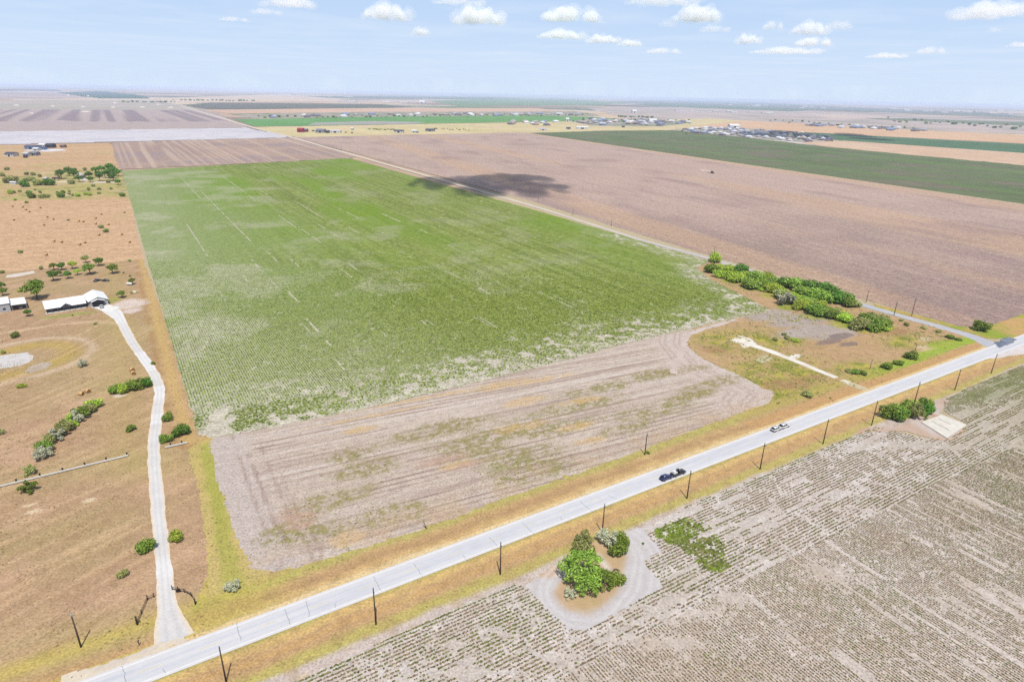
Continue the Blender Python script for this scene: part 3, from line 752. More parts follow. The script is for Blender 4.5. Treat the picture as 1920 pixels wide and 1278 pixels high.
M_TAR = paint('tar_seal', A(156, 160, 168), 0.7, var=0.2)
M_TAR2 = paint('fresh_asphalt', A(120, 138, 160), 0.85, var=0.3, sc=0.4)
for sgn in (-1, 1):
    flat('road_marking', [rrect(s_, s_ + 9.97, sgn * (RW / 2 - 0.75) - 0.13, sgn * (RW / 2 - 0.75) + 0.13) for s_ in np.arange(RS0, RS1, 10)], 0.036, M_WHITE)
flat('road_marking', [rrect(s_, s_ + 4.6, -0.09, 0.09) for s_ in np.arange(RS0, RS1, 12)], 0.036, M_YELLOW)
def crack(sa, ta, tb, lean, w=0.06):
    r = []
    k = 8
    T = np.linspace(ta, tb, k + 1); S_ = sa + lean * (T - ta) + RNG.normal(0, 0.1, k + 1)
    for i in range(k):
        r.append([road_pt(S_[i] - w, T[i]), road_pt(S_[i] + w, T[i]), road_pt(S_[i + 1] + w, T[i + 1]), road_pt(S_[i + 1] - w, T[i + 1])])
    return r
cr = []
for (un, vn_, us, vs) in [(443, 1167, 452, 1200), (533, 1140, 545, 1170), (575, 1125, 581, 1155), (628, 1130, 630, 1140), (700, 1080, 715, 1108), (775, 1055, 792, 1080), (918, 1008, 934, 1024), (868, 1040, 876, 1052), (980, 980, 1002, 1002), (1088, 940, 1112, 960), (1140, 928, 1158, 937), (230, 1247, 236, 1278), (305, 1253, 312, 1262), (1050, 968, 1056, 976)]:
    a = at(un, vn_); b = at(us, vs)
    sa, ta = a @ RD, a @ RQ - RT; sb, tb = b @ RD, b @ RQ - RT
    cr += crack(sa, ta, tb, (sb - sa) / (tb - ta))
flat('road_crack', cr, 0.033, M_TAR)
# junction: side road, skid-dark patch, pale caliche apron
def side(x, y, a, u):
    c = mix(A(226, 214, 196), A(208, 198, 184), vn(x, y, 14, 145))
    nr = sst(620, 380, y)
    c = mix(c, mix(A(190, 192, 202), A(206, 204, 206), fbm(x, y, 8, 146)), nr)
    c = mix(c, A(206, 190, 120), sst(0.38, 0.5, np.abs(a)) * 0.6 * (1 - nr * 0.4))
    return mix(c, A(240, 226, 204), sst(600, 900, y) * 0.5)
strip('side_road', pts([(1868, 650), (1840, 636), (1790, 620), (1720, 601), (1640, 578), (1500, 537), (1336, 486), (1200, 449), (1000, 386), (830, 338), (676, 294.5), (600, 272.5), (540, 255.5), (480, 241), (395, 215), (340, 199)]), [12, 8.5, 7.0, 6.5, 6.5, 6.8, 7, 7, 7, 7.5, 8, 9, 10, 12, 14, 16], 0.012, side, M_SMOOTH, 3.0, 8, 0.5)
sheet('asphalt_patch', np.array([road_pt(road_s(1866, 652), RW / 2 - 3), road_pt(road_s(1884, 642), 0.5), road_pt(road_s(1905, 636), 2), road_pt(road_s(1898, 634), RW / 2 + 2.2), road_pt(road_s(1872, 644), RW / 2 + 1.4)]), RD, 0.4, 0.4, 0.04, plain(A(112, 124, 142), A(150, 158, 172), 3, 147), M_ROAD, 1.5, 4)
sheet('caliche_apron', np.array([road_pt(road_s(1858, 676), -RW / 2), road_pt(road_s(1880, 664), -RW / 2 + 0.5), road_pt(road_s(1990, 630), -RW / 2 + 0.5), road_pt(road_s(1990, 630), -RW / 2 - 12), road_pt(road_s(1920, 655), -RW / 2 - 8)]), RD, 0.5, 0.5, 0.008, plain(A(232, 226, 226), A(222, 208, 196), 6, 148), M_SMOOTH, 1.0, 4)
strip('gravel_shoulder', [road_pt(RS0, RW / 2 + 0.5), road_pt(road_s(1838, 655), RW / 2 + 0.5)], 1.5, 0.006, lambda x, y, a, u: mix(A(238, 216, 172), A(226, 192, 130), fbm(x, y, 5, 149)), M_GRASSY, 1.5, 4, 0.5)
sheet('gravel_shoulder', np.array([road_pt(road_s(110, 1300), RW / 2), road_pt(road_s(350, 1197), RW / 2), road_pt(road_s(345, 1197), RW / 2 + 1.8), road_pt(road_s(300, 1205), RW / 2 + 2.5), road_pt(road_s(200, 1250), RW / 2 + 2.4), road_pt(road_s(110, 1300), RW / 2 + 3.5)]), RD, 0.5, 0.4, 0.010, plain(A(232, 218, 196), A(222, 208, 194), 5, 150), M_SMOOTH, 0.6, 4)

# ---- cotton ground in front
CPOLY = pts([(470, 1330), (560, 1275), (760, 1182), (880, 1128), (960, 1096), (985, 1098), (1035, 1150), (1075, 1182), (1100, 1180), (1210, 1118), (1246, 1100), (1205, 1052), (1240, 1032), (1206, 990), (1290, 948), (1440, 886), (1560, 833), (1640, 800), (1740, 822), (1775, 822), (1815, 795), (1770, 770), (1770, 748), (1850, 712), (1920, 684), (2300, 560), (2700, 700), (2600, 1700), (300, 1700)])
ISLAND = pts([(985, 1098), (1000, 1085), (1120, 1010), (1206, 988), (1242, 1032), (1206, 1052), (1248, 1100), (1210, 1120), (1100, 1182), (1075, 1184), (1035, 1152)])
INNER = pts([(700, 1500), (1040, 1278), (1250, 1165), (1400, 1085), (1480, 1045), (1640, 965), (1760, 905), (1920, 830), (2300, 670)])   # inner rows start here
CD = unit(at(1440, 1107.7), at(1507.5, 1157.4)) * 0.4 + unit(at(1658.5, 962.7), at(1916.8, 1103.7)) * 0.6
CD = unit((0, 0), CD)
CDq = np.array((-CD[1], CD[0]))
INq = unit(INNER[1], INNER[6]); INq = np.array((-INq[1], INq[0])); INc = INNER[3] @ INq
GPATCH = [(1290, 1000, 9, 5), (1275, 985, 6, 3.5), (1320, 1020, 8, 4), (1255, 995, 6, 3), (1345, 1060, 6, 4), (1335, 1045, 6, 3)]
def cotton_inner(x, y):
    return np.interp(x, INNER[:, 0], INNER[:, 1]) > y
def cotton_cover(x, y, inn):
    rd, rq = CD, CDq
    s = np.where(inn, x * CD[0] + y * CD[1], x * RD[0] + y * RD[1]); t = np.where(inn, x * CDq[0] + y * CDq[1], x * RQ[0] + y * RQ[1])
    c = 0.96 + 0 * x
    c -= 1.1 * sst(0.62, 0.68, vn(s * 0.06, t, 0.95, 151)) * sst(0.45, 0.6, fbm(s * 0.5, t, 16, 159))
    c -= 0.5 * sst(0.7, 0.8, vn(x, y, 1.6, 173))
    c -= 0.4 * sst(0.62, 0.78, fbm(x, y, 26, 152)) * ~inn
    c -= 0.6 * sst(0.64, 0.74, vn(x, y, 2.4, 172)) * ~inn
    c -= 0.2 * sst(0.62, 0.8, fbm(s * 0.4, t, 14, 153))
    e = dline(CEDGE, x, y)
    c = np.where(e < 1.6, 0.95, c)
    c = np.maximum(c, np.where(blobs(GPATCH, x, y) > 0.45, 0.97 - 0.9 * sst(0.62, 0.7, vn(x, y, 2.6, 154)), 0))
    for (u, v, ra, rb) in [(1375, 1120, 7, 2.5), (1290, 1150, 9, 2.2), (1250, 1205, 8, 1.8), (1050, 1230, 4, 2), (860, 1260, 12, 1), (1560, 1075, 8, 4), (1700, 835, 26, 2.5)]:
        c = c - 1.0 * np.exp(-((x - at(u, v)[0]) / ra) ** 2 - ((y - at(u, v)[1]) / rb) ** 2)
    return np.clip(c, 0, 1)
CEDGE = pts([(560, 1275), (760, 1182), (880, 1128), (960, 1096)])
CEDGE2 = pts([(1290, 948), (1440, 886), (1560, 833), (1640, 800)])
def cotton_soil(x, y):
    inn = cotton_inner(x, y)
    t = np.where(inn, x * CDq[0] + y * CDq[1], x * RQ[0] + y * RQ[1])
    c = mix(A(216, 206, 198), A(202, 189, 176), fbm(x, y, 9, 155))
    c = mix(c, A(228, 218, 212), sst(0.5, 0.8, vn(x * 0.3, t, 1.6, 156)) * 0.6)
    # flat litter between the rows, browner towards the far right
    far = sst(110, 230, x)
    c = mix(c, A(170, 158, 122), far * (0.5 + 0.3 * fbm(x, y, 18, 157)))
    c = mix(c, A(190, 168, 144), inn * (0.15 + 0.25 * sst(0.4, 0.7, fbm(x, y, 12, 158))))
    return mix(c, A(128, 140, 80), blobs([(1890, 720, 16, 10), (1840, 740, 20, 6), (1920, 700, 20, 10)], x, y) * 0.55)
sheet('crop_field', CPOLY, RD, 0.7, 0.6, -0.024, cotton_soil, M_FINE, 0.4, 3)
def islandc(x, y):
    c = mix(A(214, 208, 208), A(206, 198, 196), fbm(x, y, 7, 161))
    dd = dline(pts([(1092, 1112), (1120, 1078), (1130, 1040)]), x, y) + (fbm(x, y, 7, 162) - 0.5) * 4
    c = mix(c, mix(A(210, 176, 148), A(198, 176, 122), fbm(x, y, 5, 163)), sst(7.6, 5.2, dd))
    c = mix(c, A(216, 184, 154), sst(0.3, 0.8, blobs([(1046, 1052, 6, 5), (1030, 1066, 5, 4)], x, y)))
    tv = tS - (x * RQ[0] + y * RQ[1])
    c = mix(c, A(214, 182, 140), sst(16, 11, tv + (fbm(x, y, 6, 164) - 0.5) * 6) * sst(at(1200, 990)[0], at(1130, 1000)[0], x))
    c = mix(c, A(232, 224, 214), np.exp(-(dline(pts([(1122, 1042), (1140, 1066)]), x, y) / 1.0) ** 2) * 0.8)
    for o_ in (6.8, 8.6, 11.5, 13.5):
        c = mix(c, A(226, 222, 222), np.exp(-((dline(pts([(1092, 1112), (1120, 1078), (1130, 1040)]), x, y) - o_ - 2) / 0.5) ** 2) * 0.6)
    return c
sheet('dirt_loop', ISLAND, RD, 0.6, 0.6, -0.014, islandc, M_SMOOTH, 0.9, 4)
sheet('bare_soil', pts([(1690, 800), (1738, 770), (1768, 746), (1782, 752), (1760, 775), (1815, 800), (1790, 826), (1760, 826), (1700, 808), (1600, 812), (1620, 800)]), RD, 0.6, 0.6, -0.012, plain(A(216, 204, 200), A(206, 180, 160), 8, 165, A(206, 170, 140)), M_SMOOTH, 1.2, 5)

# ---- cloud-free plants of the two crops (nobody could count them)
def plant_mesh(name, x, y, r, h, mat, rng, lean=0.25):
    n = len(x); k = 5
    ang = rng.uniform(0, 6.28, n)[:, None] + np.arange(k)[None, :] * (2 * math.pi / k)
    rad = r[:, None] * rng.uniform(0.65, 1.25, (n, k))
    V = np.zeros((n, k + 1, 3), np.float32)
    V[:, :k, 0] = x[:, None] + np.cos(ang) * rad
    V[:, :k, 1] = y[:, None] + np.sin(ang) * rad
    V[:, :k, 2] = h[:, None] * rng.uniform(-0.1, 0.45, (n, k))
    V[:, k, 0] = x + rng.normal(0, lean, n) * r
    V[:, k, 1] = y + rng.normal(0, lean, n) * r
    V[:, k, 2] = h
    base = (np.arange(n) * (k + 1))[:, None]
    F = np.stack([np.stack([base[:, 0] + i, base[:, 0] + (i + 1) % k, base[:, 0] + k], -1) for i in range(k)], 1).reshape(-1, 3)
    return link(name, mesh_np(name, V.reshape(-1, 3), F, mat))
M_CROP = leaf_mat('crop_leaf', A(102, 114, 36, 1.1), A(132, 144, 52, 1.1), A(162, 170, 80, 1.15), 0.18)
M_CROPB = leaf_mat('crop_leaf_rich', A(92, 112, 30, 1.2), A(122, 144, 44, 1.2), A(154, 172, 72, 1.2), 0.2)
M_COTT = leaf_mat('dry_crop_leaf', A(130, 112, 78), A(166, 146, 106), A(204, 180, 142), 0.12)
M_COTG = leaf_mat('green_crop_leaf', A(88, 102, 42, 1.1), A(124, 134, 62, 1.1), A(160, 160, 90, 1.1), 0.15)

def row_points(P, d, spacing, step, rng, jit=0.12):
    d = np.asarray(d); q = np.array((-d[1], d[0]))
    S = P @ d; T = P @ q
    t = np.arange(T.min(), T.max(), spacing); s = np.arange(S.min(), S.max(), step)
    SS, TT = np.meshgrid(s, t)
    SS = SS + rng.uniform(-0.4, 0.4, SS.shape) * step; TT = TT + rng.normal(0, jit, TT.shape)
    x = (SS * d[0] + TT * q[0]).ravel(); y = (SS * d[1] + TT * q[1]).ravel()
    return x, y
def in_view(x, y, m=60):
    dz = depth(x, y)
    u = 960 + FPX * x / dz
    return (y > 70) & (u > -200) & (u < 2120)

rng = np.random.default_rng(11)
x, y = row_points(GPOLY, W, 1.02, 0.62, rng, 0.07)
k = (y < 470) & (rng.uniform(0, 1, x.shape) < sst(470, 260, y))
x, y = x[k], y[k]
k = inside(GPOLY, x, y); x, y = x[k], y[k]
cov = green_cover(x, y)
dSg = dline(GSOUTH, x, y)
k = (rng.uniform(0, 1, x.shape) < cov) & (cov > 0.15); x, y, cov, dSg = x[k], y[k], cov[k], dSg[k]
# headland rows run the other way; break their line up
hd = dSg < 22
x = np.where(hd, x + rng.normal(0, 0.45, x.shape), x); y = np.where(hd, y + rng.normal(0, 0.45, x.shape), y)
dWg = dline(GWEST, x, y)
r = (0.22 + 0.18 * cov) * rng.uniform(0.75, 1.25, x.shape) * np.where(hd, 1.15, 1.0) * (0.85 + 0.25 * sst(60, 160, dWg))
rich = (rng.uniform(0, 1, x.shape) < 0.14 + 0.6 * sst(24, 17, dSg) * sst(at(620, 770)[0], at(450, 790)[0], x))
print('crop plants', len(x))
for nm, mk, mt in (('crop_plants', ~rich, M_CROP), ('crop_plants', rich, M_CROPB)):
    o = plant_mesh(nm, x[mk], y[mk], r[mk] * np.where(rich[mk], 1.2, 1), 0.85 * r[mk], mt, rng)
    tag(o, 'green leafy crop in long rows across the big middle field' if mt is M_CROP else 'deeper green crop patch at the south-west corner of the middle field', 'crop', kind='stuff')

x1, y1 = row_points(CPOLY, CD, 0.76, 0.30, rng, 0.05)
k = inside(CPOLY, x1, y1) & cotton_inner(x1, y1) & in_view(x1, y1); x1, y1 = x1[k], y1[k]
x2, y2 = row_points(CPOLY, RD, 0.98, 0.36, rng, 0.07)
k = inside(CPOLY, x2, y2) & ~cotton_inner(x2, y2) & in_view(x2, y2); x2, y2 = x2[k], y2[k]
gx, gy = row_points(CPOLY, RD, 0.62, 0.55, rng, 0.2)                # the thick patch has closed over its rows
k = inside(CPOLY, gx, gy) & (blobs(GPATCH, gx, gy) + (fbm(gx, gy, 5, 177) - 0.5) * 0.9 > 0.62) & (vn(gx, gy, 1.7, 174) * 0.6 + vn(gx, gy, 5, 175) * 0.4 < 0.5); x2 = np.concatenate([x2, gx[k]]); y2 = np.concatenate([y2, gy[k]])
x = np.concatenate([x1, x2]); y = np.concatenate([y1, y2]); inn = np.concatenate([np.ones(len(x1), bool), np.zeros(len(x2), bool)])
cov = cotton_cover(x, y, inn)
k = rng.uniform(0, 1, x.shape) < cov * sst(520, 240, y + 0 * x); x, y, cov, inn = x[k], y[k], cov[k], inn[k]
gpa = (blobs(GPATCH, x, y) + (fbm(x, y, 5, 177) - 0.5) * 0.9 > 0.52); gp = gpa & (rng.uniform(0, 1, x.shape) < 0.25 + 0.7 * sst(0.35, 0.6, fbm(x, y, 7, 176)))
gn = gpa | (rng.uniform(0, 1, x.shape) < 0.10 + 0.3 * sst(60, 200, x) + 0.35 * sst(0.5, 0.7, fbm(x, y, 16, 171)) + 0.5 * blobs([(1890, 720, 20, 12), (1840, 740, 24, 8), (1000, 1160, 40, 6)], x, y)) | (dline(CEDGE, x, y) < 1.6) | (dline(CEDGE2, x, y) < 1.4)
r = rng.uniform(0.14, 0.25, x.shape) * np.where(gpa, 1.6, 1.0) * np.where(gn, 1.1, 1.0) * np.where(inn, 1.0, 1.3)
print('front crop plants', len(x))
for mk, mt, lb in ((~gn, M_COTT, 'withered brown crop in close rows across the front field'), (gn & ~gp, M_COTG, 'green stragglers among the withered rows of the front field'), (gp, M_CROPB, 'thick green crop patch beside the dirt loop')):
    tag(plant_mesh('crop_plants', x[mk], y[mk], r[mk], 0.95 * r[mk], mt, rng), lb, 'crop', kind='stuff')

# weeds and grass tufts that roughen the open ground
M_TUFT = leaf_mat('dry_tuft', A(158, 128, 88), A(190, 158, 114), A(218, 188, 144), 0.1)
M_TUFG = leaf_mat('green_tuft', A(120, 128, 56, 1.15), A(158, 158, 76, 1.15), A(190, 184, 106, 1.15), 0.15)
def scatter(P, n, fn, r0, r1, hk, mat, label, name='grass_tufts'):
    x0, y0 = P.min(0); x1, y1 = P.max(0)
    x = rng.uniform(max(x0, -260), min(x1, 330), n); y = rng.uniform(max(y0, 75), min(y1, 420), n)
    k = inside(P, x, y) & (rng.uniform(0, 1, n) < fn(x, y)) & in_view(x, y); x, y = x[k], y[k]
    r = rng.uniform(r0, r1, len(x))
    tag(plant_mesh(name, x, y, r, hk * r, mat, rng), label, 'grass', kind='stuff')
PASTP = pts([(-700, 560), (0, 511), (267, 486), (310, 600), (350, 730), (374, 812), (398, 822), (412, 900), (432, 1010), (470, 1080), (470, 1158), (240, 1234.6), (147, 1278.2), (-500, 1500), (-1200, 1400)])
scatter(PASTP, 60000, lambda x, y: sst(0.4, 0.7, fbm(x, y, 7, 201)) * 0.6 * (dline(DRIVE, x, y) > 4), 0.12, 0.3, 0.5, M_TUFT, 'dry brown grass tufts all over the left pasture')
scatter(PASTP, 24000, lambda x, y: sst(0.56, 0.75, fbm(x, y, 12, 202)) * 0.7 * (dline(DRIVE, x, y) > 4), 0.12, 0.32, 0.5, M_TUFG, 'greenish tufts in patches of the left pasture')
CORP = pts([(1306, 502), (1335, 488), (1480, 532), (1620, 578), (1760, 615), (1836, 641), (1640, 722), (1540, 760), (1440, 798), (1455, 740), (1390, 706), (1312, 668), (1284, 641), (1302, 615), (1446, 582)])
CON = pts([(1386, 638), (1450, 660), (1500, 680), (1568, 708)])
scatter(CORP, 26000, lambda x, y: np.clip(blobs([(1400, 640, 22, 14), (1360, 640, 14, 12), (1440, 690, 24, 10), (1500, 710, 22, 9), (1480, 735, 20, 6), (1470, 640, 14, 6), (1600, 698, 18, 6), (1420, 715, 12, 8), (1720, 632, 20, 8), (1400, 530, 30, 14), (1520, 590, 40, 10)], x, y) * sst(0.35, 0.6, fbm(x, y, 4, 203)), 0, 1) * (dline(CON, x, y) > 3.5), 0.25, 0.6, 0.8, M_TUFG, 'yellow-green weeds in the overgrown corner plot', 'weeds')
scatter(CORP, 9000, lambda x, y: sst(0.45, 0.7, fbm(x, y, 5, 204)) * 0.7 * (dline(CON, x, y) > 3), 0.2, 0.5, 0.7, M_TUFT, 'dry brown weeds in the overgrown corner plot', 'weeds')
scatter(VN, 30000, lambda x, y: sst(5, 9, x * RQ[0] + y * RQ[1] - tN) * sst(0.35, 0.6, fbm(x, y, 5, 205)), 0.1, 0.26, 0.6, M_TUFG, 'yellow-green grass tufts on the verge north of the road')
scatter(VS, 30000, lambda x, y: sst(5.5, 8, tS - (x * RQ[0] + y * RQ[1])) * sst(11.5, 10, tS - (x * RQ[0] + y * RQ[1])) * sst(0.3, 0.6, fbm(x, y, 5, 206)), 0.1, 0.26, 0.6, M_TUFG, 'yellow-green grass tufts on the verge south of the road')
scatter(FPOLY, 40000, lambda x, y: np.clip(blobs([(960, 860, 18, 9), (930, 820, 30, 7), (1080, 760, 26, 6), (640, 930, 16, 6), (690, 880, 14, 5), (1060, 800, 26, 5), (1230, 770, 24, 6), (1180, 800, 18, 4), (530, 1000, 10, 5), (1000, 880, 14, 7), (880, 850, 22, 7), (660, 850, 8, 4), (800, 810, 25, 5), (700, 970, 22, 5), (1120, 730, 26, 5), (1240, 700, 26, 5), (1300, 740, 18, 4)], x, y) + (fbm(x, y, 15, 106) - 0.62) * 1.2, 0, 1) * 0.55, 0.12, 0.3, 0.7, M_TUFG, 'sparse weeds in patches of the fallow field', 'weeds')

# == OBJECTS ==
# ------------------------------------------------------------------ mesh builder for the objects
class MB:
    def __init__(s): s.v = []; s.f = []; s.m = []
    def add(s, V, F, mi=0):
        i = len(s.v); s.v += [tuple(p) for p in V]; s.f += [tuple(i + j for j in f) for f in F]; s.m += [mi] * len(F); return s
    def box(s, x0, x1, y0, y1, z0, z1, mi=0, taper=0.0):
        a = taper
        V = [(x0, y0, z0), (x1, y0, z0), (x1, y1, z0), (x0, y1, z0), (x0 + a, y0 + a, z1), (x1 - a, y0 + a, z1), (x1 - a, y1 - a, z1), (x0 + a, y1 - a, z1)]
        return s.add(V, [(0, 3, 2, 1), (4, 5, 6, 7), (0, 1, 5, 4), (1, 2, 6, 5), (2, 3, 7, 6), (3, 0, 4, 7)], mi)
    def loft(s, rings, mi=0, caps=True):
        n = len(rings[0]); V = [p for r in rings for p in r]; F = []
        for k in range(len(rings) - 1):
            for i in range(n):
                F.append((k * n + i, k * n + (i + 1) % n, (k + 1) * n + (i + 1) % n, (k + 1) * n + i))
        if caps:
            F.append(tuple(range(n))[::-1]); F.append(tuple((len(rings) - 1) * n + i for i in range(n)))
        return s.add(V, F, mi)
    def tube(s, pts_, r, n=8, mi=0):
        P = [Vector(p) for p in pts_]; R = [r] * len(P) if isinstance(r, (int, float)) else r
        rings = []
        for k, p in enumerate(P):
            d = (P[min(k + 1, len(P) - 1)] - P[max(k - 1, 0)]).normalized()
            a = d.orthogonal().normalized() if abs(d.z) < 0.99 else Vector((1, 0, 0))
            b = d.cross(a).normalized(); a = b.cross(d)
            rings.append([tuple(p + (a * math.cos(6.28318 * i / n) + b * math.sin(6.28318 * i / n)) * R[k]) for i in range(n)])
        return s.loft(rings, mi)
    def cyl(s, c, ax, r, w, n=16, mi=0):
        c = Vector(c); ax = Vector(ax)
        return s.tube([c - ax * w / 2, c + ax * w / 2], r, n, mi)
    def mesh(s, name, mats, smooth=False, bevel=0):
        me = bpy.data.meshes.new(name); me.from_pydata(s.v, [], s.f)
        for m in (mats if isinstance(mats, (list, tuple)) else [mats]): me.materials.append(m)
        me.polygons.foreach_set('material_index', s.m)
        bm = bmesh.new(); bm.from_mesh(me)
        bmesh.ops.recalc_face_normals(bm, faces=bm.faces)
        if bevel:
            bmesh.ops.bevel(bm, geom=[e for e in bm.edges if e.calc_face_angle(0) > 0.35], offset=bevel, segments=2, affect='EDGES', clamp_overlap=True)
        bm.to_mesh(me); bm.free()
        if smooth: me.polygons.foreach_set('use_smooth', [True] * len(me.polygons))
        return me
    def build(s, name, mats, parent=None, smooth=False, bevel=0):
        return link(name, s.mesh(name, mats, smooth, bevel), parent)

# ------------------------------------------------------------------ trees and bushes
M_BARK = paint('bark', A(120, 104, 88), 0.9, 0.1, var=0.3, sc=3)
M_BARKG = paint('pale_bark', A(176, 168, 160), 0.9, 0.1, var=0.25, sc=3)
def AL(r, g, b): return A(r, g, b, 2.35)
LEAF = {
    'green': leaf_mat('leaf_green', AL(66, 88, 26), AL(98, 120, 40), AL(136, 152, 66), 0.3),
    'bright': leaf_mat('leaf_bright', AL(86, 108, 34), AL(120, 144, 52), AL(156, 176, 84), 0.35),
    'dark': leaf_mat('leaf_dark', AL(46, 80, 20), AL(74, 110, 30), AL(106, 140, 50), 0.25),
    'olive': leaf_mat('leaf_olive', AL(98, 106, 50), AL(130, 136, 74), AL(164, 166, 108), 0.25),
    'yellow': leaf_mat('leaf_yellow_green', AL(106, 132, 30), AL(146, 168, 52), AL(184, 196, 90), 0.35),
    'grey': leaf_mat('leaf_grey', AL(122, 128, 98), AL(154, 156, 130), AL(188, 186, 164), 0.2),
}
def leaf_cloud(lobes, n, size, rng, shell=0.55):
    L = np.array(lobes, float)
    w = (L[:, 3] * L[:, 4] * L[:, 5]) ** (2 / 3); w /= w.sum()
    k = rng.choice(len(L), n, p=w)
    d = rng.normal(0, 1, (n, 3)); d /= np.linalg.norm(d, axis=1)[:, None]
    rad = shell + (1 - shell) * rng.uniform(0, 1, n) ** 0.6
    rad *= 1 + 0.12 * np.sin(d[:, 0] * 7 + k) * np.cos(d[:, 1] * 6 + k * 2)
    c = L[k, :3] + d * L[k, 3:] * rad[:, None]
    c[:, 2] = np.maximum(c[:, 2], 0.01)
    nr = d * 0.7 + rng.normal(0, 0.55, (n, 3)) + np.array((0, 0, 0.45)); nr /= np.linalg.norm(nr, axis=1)[:, None]
    a = np.cross(nr, rng.normal(0, 1, (n, 3))); a /= np.linalg.norm(a, axis=1)[:, None]
    b = np.cross(nr, a)
    sz = size * rng.uniform(0.6, 1.4, n)[:, None]
    V = np.stack([c - a * sz, c - b * sz * 0.6, c + a * sz, c + b * sz * 0.6], 1).reshape(-1, 3)
    return V, np.arange(4 * n).reshape(-1, 4)
def crown_lobes(rng, kind):
    L = []
    if kind == 'bush':
        for i in range(9):
            a = rng.uniform(0, 6.28); r = rng.uniform(0.1, 0.3); s = rng.uniform(0.14, 0.24)
            L.append((r * math.cos(a), r * math.sin(a), rng.uniform(0.14, 0.34), s, s, s * 0.9))
        L.append((0, 0, 0.3, 0.28, 0.28, 0.24))
    elif kind == 'tree':
        for i in range(13):
            a = i * 2.4; r = rng.uniform(0.12, 0.36); s = rng.uniform(0.12, 0.2)
            L.append((r * math.cos(a), r * math.sin(a), 0.62 - 0.5 * r + rng.uniform(-0.1, 0.1), s, s, s * 0.75))
        L.append((0, 0, 0.58, 0.22, 0.22, 0.2))
    elif kind == 'wispy':
        for i in range(16):
            a = rng.uniform(0, 6.28); r = rng.uniform(0.05, 0.4); s = rng.uniform(0.08, 0.15)
            L.append((r * math.cos(a), r * math.sin(a), rng.uniform(0.12, 0.55) * (1.1 - r), s, s, s))
    elif kind == 'big':
        for i in range(24):
            a = i * 2.4; r = 0.42 * math.sqrt((i + 0.5) / 24); s = rng.uniform(0.09, 0.15)
            L.append((r * math.cos(a), r * math.sin(a), 0.30 + 0.36 * (1 - (r / 0.46) ** 2) + rng.uniform(-0.08, 0.06), s, s, s * 0.75))
        for i in range(8):
            a = rng.uniform(0, 6.28); L.append((0.36 * math.cos(a), 0.36 * math.sin(a), rng.uniform(0.12, 0.25), 0.1, 0.1, 0.09))
    return L
def limb_mesh(rng, kind):
    m = MB()
    hb = {'bush': 0.1, 'tree': 0.3, 'wispy': 0.08, 'big': 0.22}[kind]
    tr = {'bush': 0.02, 'tree': 0.03, 'wispy': 0.014, 'big': 0.022}[kind]
    lean = rng.normal(0, 0.02, 2)
    m.tube([(0, 0, -0.02), (lean[0], lean[1], hb)], [tr, tr * 0.8], 7)
    k = {'bush': 5, 'tree': 6, 'wispy': 9, 'big': 9}[kind]
    top = {'bush': 0.42, 'tree': 0.6, 'wispy': 0.5, 'big': 0.55}[kind]
    for i in range(k):
        a = i * 6.283 / k + rng.uniform(-0.4, 0.4); r = rng.uniform(0.2, 0.4)
        p0 = (lean[0], lean[1], hb * 0.9)
        p1 = (lean[0] + r * 0.45 * math.cos(a), lean[1] + r * 0.45 * math.sin(a), hb + (top - hb) * 0.5)
        p2 = (r * math.cos(a), r * math.sin(a), top * rng.uniform(0.75, 1.0))
        m.tube([p0, p1, p2], [tr * 0.7, tr * 0.45, tr * 0.15], 5)
    return m.mesh('trunk', M_BARKG if kind in ('wispy', 'big') else M_BARK, True)
TREES = {}
trng = np.random.default_rng(23)
SPEC = {'bush': (1500, 0.040, 0.5), 'tree': (1700, 0.036, 0.45), 'wispy': (1900, 0.034, 0.2), 'big': (3600, 0.024, 0.3)}
def tree_proto(kind, leaf, var):
    key = (kind, leaf, var)
    if key not in TREES:
        n, s, sh = SPEC[kind]
        gk = (kind, var)
        if gk not in TREES:
            V, F = leaf_cloud(crown_lobes(trng, kind), n, s, trng, sh)
            TREES[gk] = (V, F, limb_mesh(trng, kind))
        V, F, tm = TREES[gk]
        TREES[key] = (mesh_np('crown', V, F, LEAF[leaf]), tm)
    return TREES[key]
NT = [0]
def tree(u, v, wpx, kind, leaf, name, label, cat, group=None, hk=1.0, wx=1.0, back=0.45, yaw=None):
    x, y = at(u, v)
    w = wpx * depth(x, y) / FPX * 1.12
    dirv = unit((0, 0), (x, y))
    x += dirv[0] * w * back; y += dirv[1] * w * back
    NT[0] += 1
    r = random.Random(NT[0] * 31 + 5)
    cm, tm = tree_proto(kind, leaf, r.randrange(3))
    o = thing(name, label, cat, (x, y, -0.03), r.uniform(0, 6.28) if yaw is None else yaw, group)
    o.scale = (w * wx * r.uniform(0.95, 1.05), w, w * hk * r.uniform(0.92, 1.08))
    link('crown', cm, o); link('trunk', tm, o)
    return o
def run(lst, label, cat, group, name='bush', where='', wk=1.0):
    """a row of look-alikes, told apart by their place from the left"""
    lst = sorted(lst, key=lambda t: t[0])
    for i, t in enumerate(lst):
        u, v, w, kind, leaf = t[:5]; hk = t[5] if len(t) > 5 else 1.0
        col = {'green': 'green', 'bright': 'bright green', 'dark': 'dark green', 'olive': 'olive', 'yellow': 'yellow-green', 'grey': 'grey-green'}[leaf]
        tree(u, v + (w * (wk - 1)) * 0.12, w * wk, kind, leaf, name, f'{col} {label}, {ORD[min(i, 39)]} from the left {where}'.strip(), cat, group, hk)

